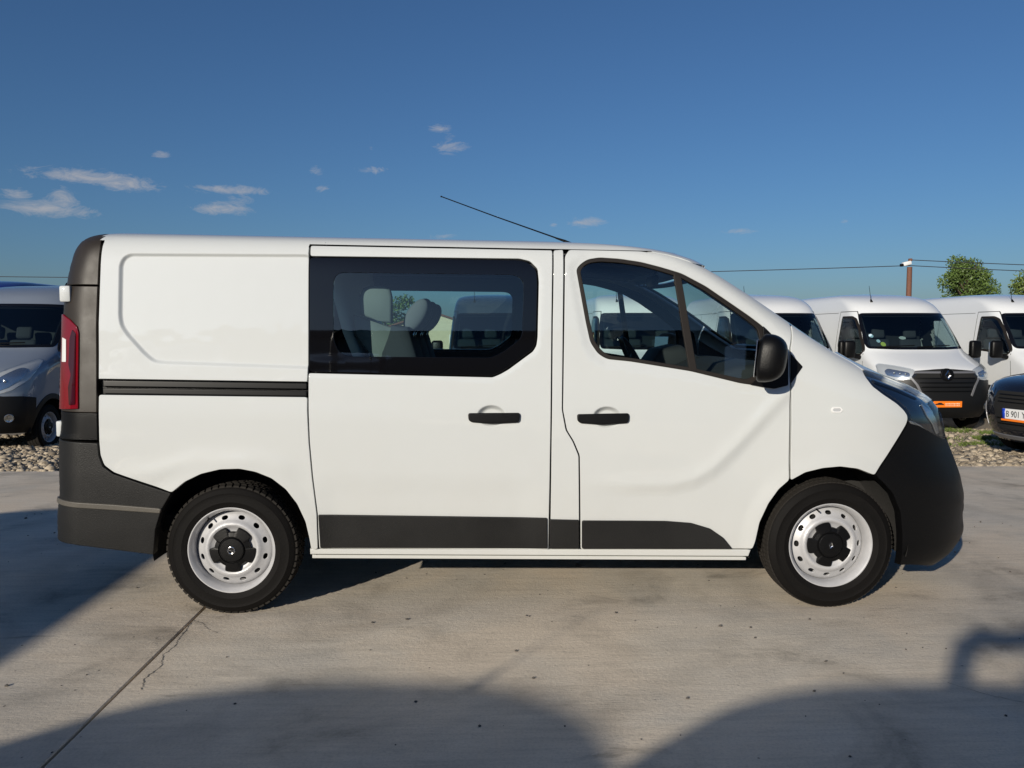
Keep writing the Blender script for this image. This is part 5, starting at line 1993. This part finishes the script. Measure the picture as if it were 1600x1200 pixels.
def make_car():
    prof = [(.78, .20), (.86, .36), (.90, .58), (.895, .82), (.86, .93), (.78, 1.05), (.70, 1.25), (.62, 1.42), (.50, 1.50), (.30, 1.535), (0, 1.55)]
    xf = [(.2, -.10), (.34, -.02), (.5, 0), (.68, -.02), (.80, -.08), (.87, -.20), (.92, -.45), (.97, -.95), (1.02, -1.18), (1.15, -1.40), (1.3, -1.62), (1.42, -1.85), (1.5, -2.1), (1.55, -2.7)]
    L = [(.2, .75), (.8, .75), (.95, .6), (1.1, .45), (1.55, .4)]
    xr = [(.2, -4.05), (.5, -4.15), (.85, -4.15), (.95, -4.08), (1.1, -3.95), (1.3, -3.8), (1.45, -3.6), (1.52, -3.3), (1.55, -3.0)]
    B = Body(prof, xf, L, xr, 2.5, .25)
    V = thing('parked_car', 'black car with a white number plate parked on the gravel edge, front showing', 'car')
    FR = lambda uv, off=0.0: B.front(uv, off)
    SD = lambda uv, off=0.0: B.side(uv, off, -1)
    ax = (-.82, -3.42)

    def cut(c):
        return c[2] < .75 and abs(c[1]) > .65 and any(math.hypot(c[0] - a, c[2] - .33) < .36 for a in ax)
    shell('body', B, M['black_paint'], V, cut, 70, 30, 60)
    panel('windscreen', FR, [([(-.68, 1.03), (-.56, 1.40), (.56, 1.40), (.68, 1.03), (.4, 1.01), (-.4, 1.01)], [])], M['frit'], V, h=.05, off=.004, depth=.008, edge=.002, hb=.04)
    sides = []
    sides.append(panel('side_window', SD, [([(-3.5, 1.02), (-1.55, 1.0), (-1.95, 1.36), (-2.3, 1.43), (-3.2, 1.40)], [])], M['frit'], V, h=.06, off=.004, depth=.008, edge=.002, hb=.05))
    h_ = panel('headlight', FR, [(rounded([(-.50, .70), (-.52, .78), (-.72, .84), (-.86, .86), (-.87, .79), (-.80, .72), (-.62, .68)], .02), [])], M['lamp_dark'], V, h=.03, off=.005, depth=.01, edge=.003, hb=.02)
    panel('reflector', FR, [(rounded([(-.60, .72), (-.62, .77), (-.82, .82), (-.83, .78), (-.75, .73)], .015), [])], M['lamp_silver'], h_, h=.03, off=.009, depth=.004, edge=.001, hb=.02)
    sides.append(h_)
    sides.append(panel('side_intake', FR, [([(-.64, .34), (-.80, .36), (-.82, .54), (-.74, .62), (-.66, .48)], [])], M['bar'], V, h=.03, off=.006, depth=.008, edge=.003, hb=.02))
    for a in ax:
        ang = np.linspace(R(-8), R(188), 22)
        sides.append(panel('arch_trim', SD, [([(a + .40 * math.cos(t), .33 + .40 * math.sin(t)) for t in ang] + [(a + .345 * math.cos(t), .33 + .345 * math.sin(t)) for t in ang[::-1]], [])], M['plastic'], V, h=.05, off=.006, depth=.02, edge=.004, hb=.04))
        mb = MB()
        mb.lathe([(.38, -.83), (.38, -.5), (.02, -.49)], 20, arc=(R(-12), R(192)))
        bmesh.ops.translate(mb.bm, vec=(a, 0, .33), verts=mb.bm.verts)
        sides.append(mb.build('arch_liner', M['dark'], V))
    mb = MB()
    mb.box((-1.62, -.98, 1.02), (.12, .20, .13), None, .04, 2)
    sides.append(mb.build('door_mirror', M['black_paint'], V))
    for o in sides:
        mirrored(o)
    gr = panel('grille', FR, [(rounded([(-.46, .60), (-.44, .76), (.44, .76), (.46, .60), (.36, .34), (-.36, .34)], .03), [])], M['dark'], V, h=.04, off=.006, depth=.008, edge=.003, hb=.03)
    for z in (.40, .46, .64, .68, .72):
        panel('grille_bar', FR, [([(-.38, z - .006), (.38, z - .006), (.38, z + .006), (-.38, z + .006)], [])], M['plastic'], gr, h=.04, off=.014, depth=.008, edge=.002, hb=.04)
    panel('bumper_lip', FR, [([(-.74, .225), (.74, .225), (.76, .27), (-.76, .27)], [])], M['bar'], V, h=.04, off=.012, depth=.012, edge=.004, hb=.04)
    x = .016
    mb = MB()
    mb.box((x, 0, .515), (.012, .53, .115), None, .004, 1)
    pl = mb.build('number_plate', M['plate_white'], V)
    mb = MB()
    mb.box((x + .0065, -.243, .515), (.003, .042, .112))
    mb.build('plate_band', M['plate_blue'], pl)
    mb = MB()
    mb.box((x + .002, 0, .446), (.018, .54, .024), None, .003, 1)
    mb.build('plate_frame', M['orange'], pl)
    tm = text_mesh('plate_text', 'B 901 Y', .098)
    to = link('plate_text', tm, M['ink'], pl)
    to.scale = (.80, 1, 1)
    to.rotation_euler = (R(90), 0, R(90))
    to.location = (x + .0068, -.212, .482)
    mb = MB()
    mb.box((-2.1, 0, .30), (3.6, 1.3, .14), None, .02, 1)
    mb.build('underbody', M['dark'], V)
    for a in ax:
        for s_ in (-1, 1):
            w = add_wheel(V, (a, s_ * .775, .315), s_, TYRE_FRONT, a, DIAMOND_EMBLEM)
            w.scale = (.935,) * 3
    return V


car = make_car()
a_ = R(77)
hx, hy = -math.sin(a_), -math.cos(a_)
car.location = (7.57, 4.16, zg(4.4) - .01)
car.scale = (1.06, 1.06, 1.07)
car.rotation_euler = (0, 0, math.atan2(hy, hx))


# ------------------------------------------------------------------ trees, pole, cables, houses
def leaf_cloud(name, centres, n, leaf, mat, parent, seed):
    g = np.random.default_rng(seed)
    C = np.array([c[:3] for c in centres])
    Rr = np.array([c[3] for c in centres])
    w = Rr ** 2.2
    k = g.choice(len(C), n, p=w / w.sum())
    d = g.normal(0, 1, (n, 3))
    d /= np.linalg.norm(d, axis=1)[:, None]
    rad = Rr[k] * g.random(n) ** .45
    P = C[k] + d * rad[:, None] * np.array((1, 1, .85))
    a = g.normal(0, 1, (n, 3))
    a /= np.linalg.norm(a, axis=1)[:, None]
    b = np.cross(a, g.normal(0, 1, (n, 3)))
    b /= np.linalg.norm(b, axis=1)[:, None] + 1e-9
    s = leaf * g.uniform(.6, 1.3, n)[:, None]
    V = np.stack([P - a * s, P + b * s * .5, P + a * s, P - b * s * .5], 1).reshape(-1, 3)
    F = [(4 * i, 4 * i + 1, 4 * i + 2, 4 * i + 3) for i in range(n)]
    return link(name, mesh_np(name, V, F, smooth=False), mat, parent)


def make_tree(label, height, width, seed, mat, leaves=5000, leaf=.13, conical=.4, group=None):
    g = np.random.default_rng(seed)
    V = thing('tree', label, 'tree', group=group)
    mb = MB()
    top = np.array((g.normal(0, .2), g.normal(0, .2), height * .88))
    mb.tube([(0, 0, -.3), tuple(top * .35 + np.array((.08, 0, 0))), tuple(top * .7), tuple(top)], [height * .028, height * .02, height * .011, .02], 8)
    cl = []
    for i in range(34):
        t = g.uniform(.16, .98)
        z = height * t
        rmax = width / 2 * (1 - conical * t) * math.sin(math.pi * min(1, .22 + .80 * (1 - t)) ** .9) ** .5
        a = g.uniform(0, 2 * math.pi)
        r = rmax * g.uniform(.35, 1.0)
        c = np.array((r * math.cos(a), r * math.sin(a), z))
        st = top * max(.12, t - .18)
        mid = (st + c) / 2 + np.array((0, 0, .12))
        mb.tube([tuple(st), tuple(mid), tuple(c)], [height * .009, height * .006, .008], 5)
        cl.append((*c, width * g.uniform(.10, .20)))
    mb.build('trunk', M['bark'], V, angle=60)
    leaf_cloud('crown', cl, leaves, leaf, mat, V, seed + 1)
    return V


t1 = make_tree('dense rounded green tree behind the vans, beside the rusty pole', 7.9, 5.6, 3, M['leaf'], 15000, .10, .62)
t1.location = (37.2, 54.4, -.55)
t2 = make_tree('looser yellow-green tree behind the vans, next to the dense rounded tree', 7.3, 6.4, 8, M['leaf_light'], 11000, .10, .3)
t2.location = (42.9, 54.0, -.75)
t3 = make_tree('low dark tree beside the cream house, seen through the crew van window', 5.0, 5.0, 15, M['leaf'], 3500, .14, .2)
t3.location = (-7.5, 66.0, -.6)
# a few trees across the road behind the viewer
TL = 'trees in front of the warehouse across the yard'
for i in range(7):
    src = (t1, t2)[i % 2]
    c = copy_tree(src)
    c.location = (-40 + i * 12.5 + rng.uniform(-1, 1), -40 - rng.uniform(0, 5), -.6)
    c.rotation_euler = (0, 0, rng.uniform(0, 6))
    c.scale = (1.0, 1.0, rng.uniform(.8, .95))
    c['label'] = 'tree standing in front of the long warehouse across the yard'
    c['group'] = TL

pole = thing('lamp_pole', 'rusty steel pole with a white lamp head behind the vans', 'pole', (22.4, 34.7, -.5))
mb = MB()
mb.tube([(0, 0, 0), (0, 0, 5.15)], [.15, .12], 12)
mb.build('post', M['rust'], pole)
mb = MB()
mb.box((-.16, 0, 5.32), (.42, .26, .20), Euler((0, R(-14), 0)), .05, 2)
hd_ = mb.build('lamp_head', M['lamp_white'], pole)
mb = MB()
mb.box((-.40, 0, 5.24), (.14, .20, .14), None, .03, 2)
mb.build('lamp_nose', M['plastic'], hd_)
mb = MB()
mb.box((.02, 0, 5.50), (.16, .16, .14), None, .03, 2)
mb.build('cable_bracket', M['rust'], pole)


def cable(name, a, b, sag, r, label):
    a, b = Vector(a), Vector(b)
    pts = []
    for t in np.linspace(0, 1, 40):
        p = a.lerp(b, t)
        p.z -= sag * 4 * t * (1 - t)
        pts.append(p)
    mb = MB()
    mb.tube(pts, r, 5)
    o = mb.build(name, M['wire'])
    tag(o, label, 'cable', 'overhead cables')


cable('overhead_cable', (-60, 43, 5.6), (22.4, 34.7, 4.72), .85, .020, 'long overhead cable running to the rusty pole from behind the crew van')
cable('overhead_cable', (22.4, 34.7, 4.72), (75, 30, 4.6), .75, .020, 'lower overhead cable leading away beyond the rusty pole')
cable('overhead_cable', (22.45, 34.7, 5.0), (75, 30, 4.9), .7, .020, 'upper overhead cable leading away beyond the rusty pole')


def house(label, x, y, w, d, h, rise, roofm, rot=0.0):
    V = thing('house', label, 'house', (x, y, -.6), rot)
    mb = MB()
    mb.prism([(-w / 2, 0), (w / 2, 0), (w / 2, h), (0, h + rise), (-w / 2, h)], -d / 2, d / 2, 'XZ')
    wl_ = mb.build('wall', M['wall'], V, smooth=False)
    sl = math.atan2(rise, w / 2)
    for s_ in (-1, 1):
        mb = MB()
        ln = math.hypot(w / 2, rise) + .35
        mb.box((s_ * (w / 4 + .08), 0, h + rise / 2 + .05), (ln, d + .6, .12), Euler((0, s_ * sl, 0)), .02, 1)
        mb.build('roof', roofm, V, smooth=False)
    for k in (-1, 1):
        mb = MB()
        mb.box((k * w * .24, -d / 2 - .01, h * .55), (1.0, .06, 1.2), None, .02, 1)
        f = mb.build('window', M['lamp_white'], V, smooth=False)
        mb = MB()
        mb.box((k * w * .24, -d / 2 - .045, h * .55), (.84, .02, 1.04))
        mb.build('pane', M['frit'], f, smooth=False)
    mb = MB()
    mb.box((w * .25, d * .2, h + rise * .85), (.5, .5, 1.0), None, .02, 1)
    mb.build('chimney', M['rust'], V, smooth=False)
    return V


house('cream gabled house far behind the yard, seen through the crew van side window', -2.6, 57, 7.0, 8, 2.2, 1.15, M['roof_tile'])
house('low house whose chimney and ridge peep over the white vans', 27.6, 62, 6.0, 7, 2.6, 1.5, M['roof_tile'])

# unseen shed added behind the viewer so the windows mirror a straight dark band
shed = thing('warehouse', 'long flat-roofed grey warehouse across the yard, mirrored in the crew van windows', 'warehouse', (0, -56, -.4))
M['cladding'] = plain('grey_sheet_cladding', (.20, .20, .20), .7, var=.1, vscale=.4)
mb = MB()
mb.box((0, -5, 5.0), (150, 16, 10.0))
mb.build('wall', M['cladding'], shed, smooth=False)
mb = MB()
mb.box((0, -5, 10.2), (151, 17, .5), None, .05, 1)
mb.build('roof', M['bumper'], shed, smooth=False)
for k in range(9):
    mb = MB()
    mb.box((-64 + 16 * k, 3.05, 2.4), (4.2, .12, 4.8), None, .02, 1)
    mb.build('gate', M['bar'], shed, smooth=False)
